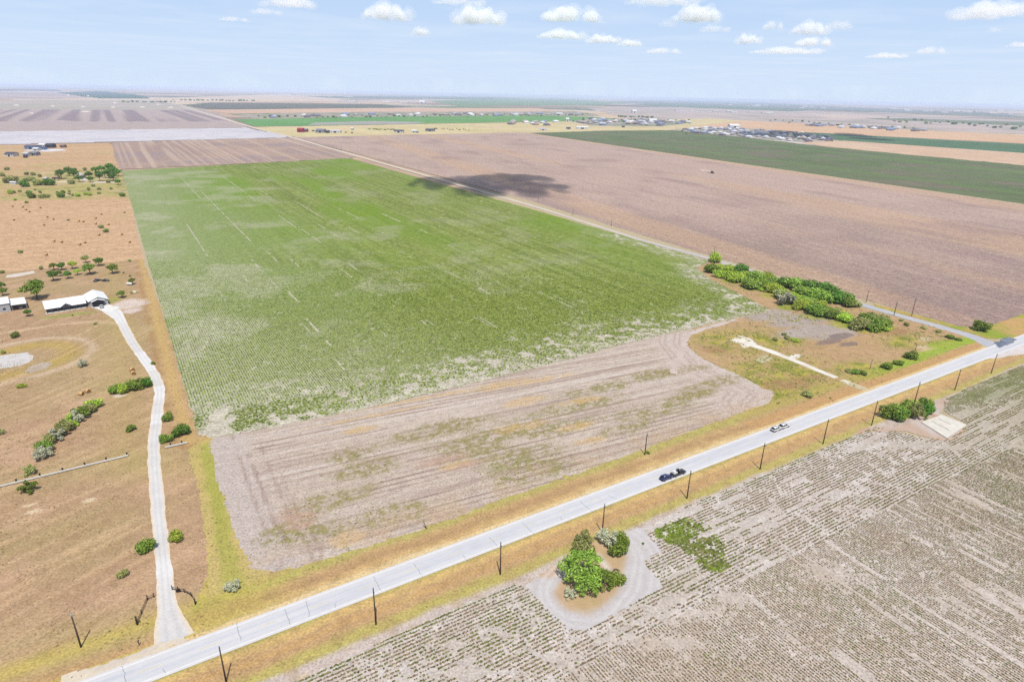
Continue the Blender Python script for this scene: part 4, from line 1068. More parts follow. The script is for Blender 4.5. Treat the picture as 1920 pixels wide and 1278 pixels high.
# alone in the pasture and by the drive
tree(279, 1041, 40, 'bush', 'green', 'bush', 'round green bush close to the left edge of the white drive', 'bush')
tree(331, 1022, 32, 'bush', 'yellow', 'bush', 'yellow-green bush just right of the white drive', 'bush')
tree(232, 1088, 24, 'bush', 'olive', 'bush', 'small olive bush alone in the pasture above the pipe fence', 'bush')
tree(246, 811, 21, 'bush', 'green', 'bush', 'small round green bush left of the drive above the white fence end', 'bush')
tree(318, 792, 24, 'bush', 'green', 'bush', 'medium green bush, uppermost of the three beside the short white fence', 'bush')
tree(341, 822, 36, 'bush', 'dark', 'bush', 'large dark green bush behind the short white fence', 'bush')
tree(312, 834, 27, 'bush', 'green', 'bush', 'bush with a grey base touching the short white fence', 'bush')
tree(438, 1114, 30, 'wispy', 'grey', 'bush', 'wispy grey-green bush on the roadside grass at the end of the green strip', 'bush')
tree(156, 690, 20, 'wispy', 'grey', 'bush', 'bare silvery grey bush in the middle of the pasture', 'bush')
tree(30, 635, 19, 'bush', 'green', 'bush', 'round green bush above the dry pond', 'bush')
tree(41, 729, 19, 'bush', 'yellow', 'bush', 'low flat yellow-green bush below the dry pond', 'bush', hk=0.6)
tree(180, 609, 8, 'bush', 'olive', 'bush', 'tiny dark bush beside the faint track below the house', 'bush')
tree(3, 816, 16, 'wispy', 'olive', 'bush', 'dark scraggly bush at the left edge of the picture', 'bush')
tree(6, 664, 12, 'bush', 'olive', 'bush', 'small olive bush at the rim of the dry pond', 'bush')
tree(288, 684, 9, 'bush', 'green', 'bush', 'tiny green bush right of the drive where it bends', 'bush')
run([(220, 742, 28, 'bush', 'green'), (233, 740, 28, 'bush', 'yellow'), (247, 737, 34, 'bush', 'green'), (262, 734, 32, 'bush', 'green'), (276, 728, 30, 'bush', 'dark')],
    'bush packed into the hedge', 'bush', 'bushes of the short hedge by the drive', where='of five by the drive')
run([(179, 770, 24, 'bush', 'yellow'), (168, 777, 24, 'bush', 'olive'), (156, 787, 26, 'wispy', 'green'), (146, 796, 24, 'wispy', 'grey'), (136, 804, 26, 'wispy', 'yellow'), (126, 812, 26, 'bush', 'olive'), (116, 822, 26, 'wispy', 'olive'),
     (106, 830, 26, 'wispy', 'grey'), (97, 838, 26, 'bush', 'olive'), (89, 850, 26, 'bush', 'green'), (83, 864, 28, 'wispy', 'grey')],
    'bush in the slanting hedge', 'bush', 'bushes of the slanting hedge in the pasture', where='across the pasture', wk=1.3)
tree(60, 893, 26, 'wispy', 'olive', 'bush', 'thin olive bush just behind the long white fence', 'bush')
tree(56, 928, 32, 'wispy', 'green', 'bush', 'loose green bush in front of the long white fence', 'bush')
run([(162, 494, 17, 'tree', 'olive'), (187, 500, 19, 'tree', 'dark'), (213, 515, 22, 'tree', 'green'), (170, 517, 26, 'tree', 'green'), (137, 506, 18, 'tree', 'yellow'), (117, 508, 18, 'tree', 'dark'), (102, 508, 16, 'tree', 'green'),
     (78, 506, 11, 'bush', 'olive'), (102, 529, 24, 'tree', 'dark'), (129, 524, 17, 'tree', 'dark'), (113, 519, 13, 'tree', 'green'), (146, 517, 14, 'tree', 'yellow'), (249, 535, 14, 'tree', 'green'), (244, 491, 8, 'bush', 'olive'),
     (5, 513, 11, 'bush', 'olive'), (4, 545, 18, 'tree', 'dark'), (7, 556, 18, 'tree', 'green'), (37, 548, 9, 'bush', 'yellow'), (232, 513, 6, 'bush', 'olive'), (244, 519, 6, 'bush', 'olive')],
    'small tree', 'tree', 'scattered trees behind the white-roofed house', name='mesquite_tree', where='behind the white-roofed house')
tree(71, 566, 42, 'tree', 'green', 'mesquite_tree', 'big spreading green tree between the barn and the house', 'tree', hk=1.05)
tree(71, 543, 20, 'tree', 'dark', 'mesquite_tree', 'dark tree just above the big tree left of the house', 'tree')
tree(53, 595, 16, 'tree', 'dark', 'mesquite_tree', 'round dark tree in front of the house on the bare ground', 'tree')
tree(230, 560, 17, 'tree', 'green', 'mesquite_tree', 'small green tree right of the garage by the pale patch', 'tree')
tree(41, 577, 9, 'bush', 'green', 'bush', 'small green bush against the carport of the barn', 'bush')
tree(136, 592, 4, 'bush', 'dark', 'bush', 'tiny sapling on the front lawn of the house', 'bush')
tree(247, 551, 6, 'bush', 'olive', 'bush', 'little olive bush beside the white rock', 'bush')
# scrub belt farther up on the left
run([(14, 319, 8, 'bush', 'olive'), (4, 331, 10, 'bush', 'olive'), (51, 328, 8, 'bush', 'olive'), (62, 329, 9, 'bush', 'olive'), (74, 332, 8, 'bush', 'olive'), (24, 344, 26, 'bush', 'olive', .7), (57, 340, 17, 'bush', 'olive', .6),
     (46, 351, 16, 'bush', 'dark'), (73, 348, 18, 'bush', 'olive', .8), (96, 348, 20, 'bush', 'dark', .8), (135, 345, 11, 'bush', 'olive'), (116, 336, 16, 'tree', 'dark'), (131, 330, 15, 'tree', 'dark'), (140, 336, 15, 'tree', 'dark'), (149, 342, 13, 'tree', 'dark'),
     (139, 323, 11, 'bush', 'dark')], 'bush', 'bush', 'scrub belt bushes left of the tree cluster', where='in the far scrub belt', wk=1.25)
run([(168, 336, 14, 'tree', 'dark'), (170, 342, 11, 'tree', 'dark'), (180, 326, 13, 'tree', 'dark'), (192, 325, 13, 'tree', 'dark'), (206, 323, 16, 'tree', 'dark'), (216, 326, 12, 'tree', 'dark'), (207, 335, 18, 'tree', 'dark'), (188, 340, 14, 'tree', 'dark'),
     (198, 334, 14, 'tree', 'dark'), (213, 340, 18, 'tree', 'dark'), (222, 347, 11, 'tree', 'dark'), (185, 332, 12, 'tree', 'dark'), (204, 343, 8, 'bush', 'olive'), (222, 331, 12, 'tree', 'dark'), (160, 320, 9, 'bush', 'olive')],
    'tree', 'tree', 'tree cluster at the field corner', name='mesquite_tree', where='of the clump at the field corner', wk=1.2)
run([(19, 364, 12, 'bush', 'yellow'), (27, 362, 7, 'bush', 'olive'), (38, 360, 6, 'bush', 'olive'), (55, 366, 12, 'bush', 'green'), (62, 372, 14, 'bush', 'green'), (80, 372, 11, 'bush', 'olive'), (89, 371, 10, 'bush', 'olive'), (75, 362, 7, 'bush', 'olive'),
     (113, 371, 15, 'bush', 'green'), (118, 363, 9, 'bush', 'green'), (130, 360, 5, 'bush', 'olive'), (130, 365, 5, 'bush', 'olive'), (137, 367, 5, 'bush', 'olive'), (146, 369, 10, 'bush', 'yellow'), (162, 366, 8, 'bush', 'yellow'), (169, 367, 7, 'bush', 'yellow'),
     (167, 357, 8, 'bush', 'olive'), (186, 356, 7, 'bush', 'olive'), (186, 364, 6, 'bush', 'olive'), (176, 350, 7, 'bush', 'olive'), (209, 355, 6, 'bush', 'olive'), (229, 369, 10, 'bush', 'green'), (66, 357, 5, 'bush', 'olive'), (107, 361, 4, 'bush', 'olive'), (50, 381, 6, 'bush', 'yellow'), (28, 376, 6, 'bush', 'yellow')],
    'low bush', 'bush', 'low bushes along the near side of the scrub belt', where='along the near side of the scrub belt', wk=1.2)
for u, v, w, lb in [(38, 475, 12, 'dark olive bush alone in the lower left of the tan mown field'), (191, 428, 13, 'olive bush, upper of the pair among the hay bales'), (198, 436, 14, 'olive bush, lower of the pair among the hay bales'), (129, 414, 6, 'single dark bush in the middle of the tan mown field')]:
    tree(u, v, w, 'bush', 'olive', 'bush', lb, 'bush', hk=0.8)
# the brush along the side road
run([(1341, 493, 19, 'bush', 'yellow', 1.1), (1334, 514, 20, 'bush', 'green'), (1362, 512, 24, 'bush', 'yellow', .6), (1350, 522, 20, 'bush', 'yellow', .8), (1386, 514, 22, 'bush', 'dark'), (1378, 530, 26, 'bush', 'yellow', .8), (1398, 526, 24, 'bush', 'yellow', .7),
     (1405, 544, 26, 'bush', 'bright', .8), (1420, 532, 26, 'bush', 'bright'), (1428, 545, 28, 'bush', 'bright', .8), (1440, 530, 24, 'bush', 'yellow', .8), (1452, 552, 26, 'bush', 'yellow', .8), (1446, 538, 22, 'bush', 'bright'),
     (1472, 575, 24, 'wispy', 'grey'), (1462, 562, 22, 'bush', 'olive'), (1497, 582, 24, 'bush', 'yellow', .8), (1520, 590, 26, 'bush', 'green', .8), (1538, 596, 24, 'bush', 'green', .8), (1561, 600, 24, 'bush', 'green', .8), (1582, 606, 24, 'bush', 'yellow', .7), (1510, 574, 22, 'bush', 'yellow', .6)],
    'bush', 'bush', 'brush between the green field and the side road', where='in the brush beside the side road', wk=1.5)
run([(1470, 540, 32, 'bush', 'dark', .8), (1488, 546, 34, 'bush', 'bright', .85), (1504, 558, 32, 'bush', 'bright', .8), (1516, 552, 40, 'bush', 'dark', .85), (1530, 566, 38, 'bush', 'bright', .85), (1546, 572, 36, 'bush', 'bright', .8), (1560, 565, 38, 'bush', 'dark', .8),
     (1576, 572, 36, 'bush', 'dark', .8), (1590, 578, 28, 'bush', 'green', .9), (1602, 578, 24, 'bush', 'olive', .7), (1548, 554, 34, 'bush', 'dark', .8)],
    'tree', 'tree', 'taller trees of the brush beside the side road', name='brush_tree', where='of the tall brush beside the side road', wk=1.3)
bl = random.Random(91); FB = []
for i in range(38):
    f = (i + bl.random()) / 38; P_ = [(1328, 506), (1375, 522), (1425, 541), (1480, 566), (1530, 586), (1590, 604)]
    k_ = min(4, int(f * 5)); g_ = f * 5 - k_
    FB.append((P_[k_][0] + (P_[k_ + 1][0] - P_[k_][0]) * g_ + bl.uniform(-5, 8), P_[k_][1] + (P_[k_ + 1][1] - P_[k_][1]) * g_ + bl.uniform(-13, 7), bl.uniform(20, 30), 'bush', bl.choice(('yellow', 'yellow', 'bright', 'olive')), bl.uniform(.45, .65)))
run(FB, 'low shrub', 'bush', 'low shrubs filling the brush', where='filling the brush beside the side road')
run([(1608, 620, 34, 'bush', 'olive', .7), (1622, 612, 32, 'bush', 'green', .7), (1636, 622, 34, 'bush', 'green', .7), (1652, 618, 28, 'bush', 'green', .7), (1648, 606, 26, 'bush', 'olive', .6), (1630, 604, 26, 'bush', 'olive', .6), (1662, 622, 16, 'bush', 'yellow', .7)],
    'bush', 'bush', 'low bushes below the tall brush', where='of the low clump below the tall brush', wk=1.5)
run([(1700, 612, 14, 'bush', 'olive', .7), (1690, 603, 12, 'bush', 'olive', .6), (1732, 618, 14, 'bush', 'olive', .5), (1758, 624, 14, 'bush', 'olive', .5), (1780, 636, 18, 'bush', 'green', .7), (1796, 640, 14, 'bush', 'green', .6)],
    'low weed bush', 'bush', 'weed bushes in the corner by the junction', where='in the corner by the junction')
tree(1836, 624, 32, 'bush', 'green', 'bush', 'dark round bush at the junction beside the side road', 'bush', hk=1.1)
tree(1661, 694, 22, 'bush', 'green', 'bush', 'round dark bush, lowest of three along the roadside grass', 'bush')
tree(1682, 687, 20, 'bush', 'green', 'bush', 'low dark bush, middle of three along the roadside grass', 'bush', hk=.8)
tree(1709, 676, 30, 'bush', 'green', 'bush', 'largest of three green bushes along the roadside grass', 'bush', hk=.8)
run([(1590, 700, 18, 'bush', 'olive', .6), (1604, 703, 20, 'bush', 'green', .7), (1618, 705, 18, 'bush', 'green', .7)], 'low bush', 'bush', 'low bushes beside the short white-capped pole', where='beside the short white-capped pole')
tree(1511, 747, 26, 'bush', 'olive', 'bush', 'low olive bush at the bottom of the overgrown corner plot', 'bush', hk=.6)
run([(1452, 640, 14, 'bush', 'olive', .6), (1476, 638, 16, 'bush', 'olive', .6), (1490, 642, 16, 'bush', 'yellow', .6), (1470, 630, 10, 'bush', 'olive', .9)], 'weed bush', 'bush', 'weed bushes above the broken concrete', where='above the broken concrete')
tree(1214, 852, 10, 'bush', 'green', 'bush', 'tiny green bush at the foot of the pole north of the road', 'bush', hk=.7)
# the clump inside the dirt loop
tree(1093, 1056, 58, 'wispy', 'olive', 'tree', 'wispy olive tree at the top left of the dirt loop', 'tree', hk=1.2)
tree(1137, 1030, 40, 'wispy', 'grey', 'tree', 'silvery grey-green tree in the dirt loop nearest the pole', 'tree', hk=1.1)
tree(1163, 1032, 38, 'bush', 'bright', 'tree', 'small bright green tree at the right edge of the dirt loop', 'tree', hk=1.1)
tree(1157, 1054, 42, 'bush', 'green', 'tree', 'round mid green tree in the right of the dirt loop', 'tree', hk=1.1)
tree(1090, 1098, 78, 'big', 'bright', 'tree', 'largest bright green tree with pale limbs in the dirt loop', 'tree', hk=1.0, back=.2)
tree(1100, 1126, 50, 'big', 'bright', 'tree', 'bright green tree at the bottom of the dirt loop clump', 'tree', hk=1.0)
tree(1128, 1114, 44, 'big', 'green', 'tree', 'mid green tree wedged in the middle of the dirt loop clump', 'tree', hk=1.0)
tree(1154, 1106, 40, 'bush', 'bright', 'tree', 'compact bright green tree at the right of the dirt loop clump', 'tree', hk=1.0)
tree(1068, 1128, 30, 'wispy', 'grey', 'bush', 'low leafless grey bush at the bottom left of the dirt loop clump', 'bush', hk=.7)
tree(1205, 1021, 7, 'bush', 'green', 'bush', 'single tiny weed on the bare dirt loop', 'bush', hk=.6)
# clump beside the slab
for u, v, w, k_, lf, lb in [(1662, 788, 35, 'bush', 'green', 'leftmost green bush of the clump by the concrete slab'), (1677, 784, 37, 'bush', 'bright', 'bright bush second from left in the clump by the slab'), (1688, 795, 40, 'bush', 'green', 'lowest front bush of the clump by the concrete slab'),
                            (1701, 779, 42, 'bush', 'bright', 'bright bush in the middle of the clump by the slab'), (1728, 774, 37, 'bush', 'green', 'tallest right-hand bush of the clump by the concrete slab'), (1733, 782, 32, 'bush', 'dark', 'dark bush at the right end of the clump by the slab'),
                            (1715, 790, 37, 'wispy', 'olive', 'grey bare bush at the front of the clump by the slab')]:
    tree(u, v, w, k_, lf, 'bush', lb, 'bush', 'bushes beside the concrete slab', hk=1.15)

# ------------------------------------------------------------------ utility poles
M_WOOD = paint('pole_wood', A(104, 90, 80), 0.9, 0.1, var=0.3, sc=2)
M_CERAM = paint('insulator_grey', A(170, 168, 168), 0.4, 0.4)
M_STEEL = paint('galvanised_steel', A(186, 190, 196), 0.5, 0.4)
M_PIPE = paint('dark_pipe', A(74, 62, 56), 0.7, 0.2)
_m = MB(); _m.tube([(0, 0, -0.3), (0, 0, 5), (0, 0, 10.2)], [0.19, 0.165, 0.13], 10); POLE_ME = _m.mesh('shaft', M_WOOD, True)
_m = MB(); _m.tube([(0, 0, 10.2), (0, 0, 10.32), (0, 0, 10.36), (0, 0, 10.5)], [0.05, 0.12, 0.1, 0.06], 10); INS_ME = _m.mesh('insulator', M_CERAM, True)
_m = MB(); _m.box(-0.55, 0.16, -0.05, 0.05, 9.3, 9.42); _m.tube([(-0.5, 0, 9.42), (-0.5, 0, 9.6)], [0.07, 0.06], 8); ARM_ME = _m.mesh('bracket', M_WOOD)
_m = MB(); _m.tube([(0.36, 0, 8.0), (0.36, 0, 8.12), (0.36, 0, 8.85), (0.36, 0, 8.95)], [0.2, 0.25, 0.25, 0.18], 14); _m.tube([(0.36, 0.05, 8.9), (0.36, 0.05, 9.2)], [0.06, 0.04], 8); TRF_ME = _m.mesh('transformer', M_STEEL, True)
def pole(u, v, label, h=10.2, trf=False, group='roadside utility poles', cap=False):
    x, y = at(u, v)
    o = thing('utility_pole', label, 'utility pole', (x, y, -0.02), math.atan2(RD[1], RD[0]) + math.pi / 2, group)
    o.scale = (1, 1, h / 10.4)
    link('shaft', POLE_ME, o); link('insulator', INS_ME, o); link('bracket', ARM_ME, o)
    if trf: link('transformer', TRF_ME, o)
    if cap:
        m = MB(); m.tube([(0, 0, 8.9), (0, 0, 10.21)], [0.16, 0.15], 10); link('metal_cap', m.mesh('metal_cap', M_STEEL, True), o)
    return o
SOUTH = [(424, 1277, 9.8), (705, 1170, 10.9), (938, 1076, 10.3), (1129, 1000, 10.2), (1288, 934, 10.2), (1425, 879, 10.1), (1543, 832, 10.2), (1634, 797, 10.6), (1714, 756, 10), (1790, 731, 10), (1858, 700, 9.9)]
for i, (u, v, h) in enumerate(SOUTH):
    extra = {0: 'cut off by the bottom of the picture', 2: 'right of the picture-bottom corner field', 3: 'just above the dirt loop trees', 4: 'beside the two dark cars', 8: 'behind the slab bushes', 10: 'nearest the junction'}.get(i, 'along the south verge')
    pole(u, v, f'dark wooden utility pole {extra}, {ORD[i]} from the left', h)
pole(152, 1212, 'tall utility pole with a pale top in the left pasture by the road', 9.8, cap=True, group='poles north of the road')
pole(1209, 852, 'utility pole on the edge of the fallow field north of the road', 8.6, group='poles north of the road')
for u, v, h, lb, tf in [(1338, 480, 7.5, 'slim pole beside the round bush at the far end of the brush', False), (1624, 566, 7.5, 'slim pole on the side road verge behind the tall brush', False), (1676, 591, 8.5, 'pole on the near edge of the side road', False),
                        (1709, 592, 11, 'thick pole with a grey transformer beside the side road', True), (1074, 404, 7.5, 'slim pole midway along the side road above the green field', False), (1146, 424, 6.5, 'faint slim pole right of the midway side road pole', False),
                        (1009, 378, 6.5, 'faint slim pole at the tip of the cloud shadow', False), (729, 305, 7, 'faint far pole at the top corner of the green field', False), (756, 310, 7, 'faint far pole just right of the green field corner', False), (640, 282, 9, 'most distant faint pole along the side road', False)]:
    pole(u, v, lb, h, tf, 'side road poles')
def short_pole(u, v, h, label, head, lean=0.0):
    x, y = at(u, v)
    o = thing('meter_pole', label, 'pole', (x, y, -0.02))
    m = MB(); m.tube([(0, 0, -0.2), (lean, 0, h)], [0.13, 0.1], 8); m.build('shaft', M_WOOD, o, True)
    if head:
        m = MB(); m.box(-0.3, 0.3, -0.25, 0.05, h - 1.5, h - 0.6); m.build('meter_box', M_STEEL, o, bevel=0.03)
        m = MB(); m.tube([(0, 0, h), (0, 0, h + 0.5)], [0.05, 0.05], 8); m.build('mast', M_STEEL, o)
    else:
        m = MB(); m.tube([(lean, 0, h), (lean, 0, h + 0.06)], [0.13, 0.11], 8); m.build('cap', M_STEEL, o)
short_pole(1631, 692, 4.2, 'short pole with a white meter box by the overgrown corner plot', True)
short_pole(1716, 657, 4.0, 'thin bare post on the tan ground above the roadside bushes', False)
short_pole(800, 990, 2.6, 'leaning dark stub of a post in the fallow field edge', False, -0.9)
def sign_post(u, v, label):
    x, y = at(u, v)
    o = thing('sign_post', label, 'road sign', (x, y, -0.02), math.atan2(RD[1], RD[0]))
    m = MB(); m.tube([(0, 0, 0), (0, 0, 3.0)], 0.05, 8); m.build('post', M_STEEL, o)
    m = MB(); m.box(-0.9, 0.9, -0.1, -0.06, 2.6, 3.1); m.build('sign_panel', paint('sign_white', A(240, 240, 244), 0.5), o, bevel=0.01)
sign_post(1847, 612, 'pale road sign on a thin post behind the junction bush')

# ------------------------------------------------------------------ fences, gates, small yard things
M_FWHITE = paint('fence_white', A(250, 246, 240), 0.6, var=0.1)
M_FPOST = paint('fence_post_dark', A(64, 52, 52), 0.8, var=0.25)
def white_fence(P0, P1, posts, label):
    a = at(*P0); b = at(*P1); d = b - a; L = float(np.hypot(*d))
    o = thing('white_fence', label, 'fence', (a[0], a[1], -0.03), math.atan2(d[1], d[0]))
    m = MB(); m.box(0, L, -0.16, 0.16, 0.22, 0.72); m.build('rail', M_FWHITE, o, bevel=0.05)
    for i in range(posts):
        x = L * (i + 0.5) / posts if posts < 3 else L * (i + 0.55) / (posts - 0.4)
        m = MB(); m.box(x - 0.22, x + 0.22, 0.35, 0.8, 0, 1.15); m.box(x - 0.27, x + 0.27, 0.3, 0.85, 1.15, 1.25); m.build('post', M_FPOST, o, bevel=0.03)
    k = max(2, int(L / 3))
    for i in range(k + 1):
        x = 0.1 + (L - 0.2) * i / k
        m = MB(); m.box(x - 0.07, x + 0.07, -0.07, 0.07, 0, 0.21); m.build('foot', M_FWHITE, o)
white_fence((-40, 923), (241, 855), 7, 'long low white fence with dark posts crossing the pasture')
white_fence((310, 840), (352, 831), 2, 'short low white fence right of the drive by three bushes')
def pipe_fence(seq, label):
    a = at(*seq[0][:2])
    o = thing('pipe_fence', label, 'fence', (a[0], a[1], -0.03))
    tops = []
    for u, v, h, r in seq:
        p = at(u, v) - a
        m = MB(); m.tube([(p[0], p[1], -0.1), (p[0], p[1], h)], r, 10); m.build('post', M_PIPE, o, True)
        tops.append((p[0], p[1]))
    for z in (0.45, 0.95):
        m = MB(); m.tube([(q[0], q[1], z) for q in tops], 0.07, 8); m.build('rail', M_PIPE, o, True)
pipe_fence([(257.5, 1170, 2.4, 0.2), (266, 1150, 1.3, 0.1), (277, 1124, 1.5, 0.12), (289, 1119, 1.4, 0.1)], 'dark pipe fence wing left of the drive entrance')
pipe_fence([(366.5, 1132, 1.7, 0.18), (359, 1117, 1.2, 0.1), (346, 1110, 1.2, 0.1), (334.5, 1108, 1.5, 0.12), (323, 1105, 1.4, 0.1)], 'dark curved pipe fence wing right of the drive entrance')
x, y = at(335, 1110)
o = thing('gate_sign', 'small black sign board hung on the right entrance fence', 'sign', (x, y, 0), 0.3)
m = MB(); m.box(-0.5, 0.5, -0.12, -0.06, 0.3, 1.2); m.build('board', paint('sign_black', A(36, 34, 36), 0.5), o, bevel=0.02)
m = MB(); m.box(-0.45, -0.39, -0.055, 0.0, 0, 1.1); m.box(0.39, 0.45, -0.055, 0.0, 0, 1.1); m.build('leg', M_PIPE, o)
x, y = at(261, 1209)
o = thing('mailbox', 'small mailbox on a post where the drive meets the road', 'mailbox', (x, y, -0.02), 0.4)
m = MB(); m.box(-0.06, 0.06, -0.06, 0.06, 0, 1.1); m.build('post', M_WOOD, o)
m = MB(); m.loft([[(-0.12, yy, 1.1), (0.12, yy, 1.1), (0.12, yy, 1.26), (0.07, yy, 1.33), (-0.07, yy, 1.33), (-0.12, yy, 1.26)] for yy in (-0.28, 0.28)]); m.build('box', paint('mailbox_black', A(60, 58, 60), 0.5), o)
def ring(u, v, R, r, label):
    x, y = at(u, v); m = MB(); n = 20
    prof = [(R - r, 0), (R + r, 0), (R + r, 0.5), (R - r, 0.5)]
    rings = [[(math.cos(6.28318 * i / n) * p[0], math.sin(6.28318 * i / n) * p[0], p[1]) for p in prof] for i in range(n)]
    m.loft(rings + [rings[0]], caps=False)
    o = m.build('old_tyre', paint('old_rubber', A(120, 104, 100), 0.9), bevel=0.0); o.location = (x, y, -0.01); tag(o, label, 'tyre')
ring(1155, 1072, 0.7, 0.14, 'old grey tyre lying on the bare ground inside the dirt loop')
# concrete foundation slab
SL = pts([(1727, 792), (1766, 778), (1813, 797), (1775, 822)])
c0 = SL.mean(0)
o = thing('concrete_slab', 'bare pale concrete foundation slab beside the clump of bushes', 'slab', (c0[0], c0[1], -0.01))
M_SLAB = paint('old_concrete', A(238, 232, 220), 0.9, var=0.12, sc=0.5)
M_JOINT = paint('dirty_joint', A(132, 118, 98), 0.9, var=0.3, sc=2)
q = SL - c0
m = MB(); m.add([(p[0], p[1], 0) for p in q] + [(p[0], p[1], 0.32) for p in q], [(3, 2, 1, 0), (4, 5, 6, 7), (0, 1, 5, 4), (1, 2, 6, 5), (2, 3, 7, 6), (3, 0, 4, 7)]); m.build('slab', M_SLAB, o, bevel=0.04)
for f, g0, g1 in ((0.36, 0.12, 0.78), (0.66, 0.15, 0.62)):
    a = q[0] * (1 - f) + q[1] * f; b = q[3] * (1 - f) + q[2] * f
    p0 = a * (1 - g0) + b * g0; p1 = a * (1 - g1) + b * g1; d = unit(p0, p1); n_ = np.array((-d[1], d[0])) * 0.14
    m = MB()
    k = 9; P_ = [p0 + (p1 - p0) * i / k + RNG.normal(0, 0.08, 2) for i in range(k + 1)]
    for i in range(k):
        m.add([(*(P_[i] - n_), 0.326), (*(P_[i + 1] - n_), 0.326), (*(P_[i + 1] + n_), 0.326), (*(P_[i] + n_), 0.326)], [(0, 1, 2, 3)])
    m.build('joint', M_JOINT, o)
# hay bales
M_HAY = paint('hay', A(222, 180, 126, 1.2), 0.95, 0.05, var=0.25, sc=3)
M_HAYE = paint('hay_end', A(176, 134, 90), 0.95, 0.05, var=0.3, sc=4)
_m = MB(); _m.cyl((0, 0, 0.8), (0, 1, 0), 0.82, 1.5, 18); HAY_ME = _m.mesh('hay_bale', M_HAY, True)
_m = MB()
_m.cyl((0, -0.752, 0.8), (0, 1, 0), 0.74, 0.02, 18)
HAYE_ME = _m.mesh('end', M_HAYE)
BALES = [(24, 387), (43, 388), (49, 393), (55, 397), (76, 389.5), (26, 412.5), (89, 407), (100.5, 411), (83, 422), (148, 414.5), (156.5, 415.5), (190, 401.5), (179.5, 409), (179.5, 419.5), (203.5, 421), (186, 440.5), (229, 439.5), (243, 454), (101.5, 452), (116, 454), (150, 458.5), (160, 455), (87, 478), (233, 398)]
BALES.sort()
rb = random.Random(3)
def bale(u, v, label, group, k=1.0):
    x, y = at(u, v + 1)
    o = thing('hay_bale', label, 'hay bale', (x, y, -0.05), rb.uniform(-0.5, 0.5) + 1.2, group); o.scale = (k, k, k)
    link('hay_roll', HAY_ME, o); link('end', HAYE_ME, o)
for i, (u, v) in enumerate(BALES):
    bale(u, v, f'round hay bale in the tan mown field, {ORD[i]} from the left', 'hay bales in the mown field', 1.0)
for u, v, lb in [(248, 694, 'round hay bale beside the drive bend, upper of two'), (250.5, 700.5, 'round hay bale beside the drive bend, lower of two'), (153, 739.5, 'round hay bale above the slanting hedge, left of two'), (165, 734.5, 'round hay bale above the slanting hedge, right of two')]:
    bale(u, v, lb, 'hay bales in the pasture')

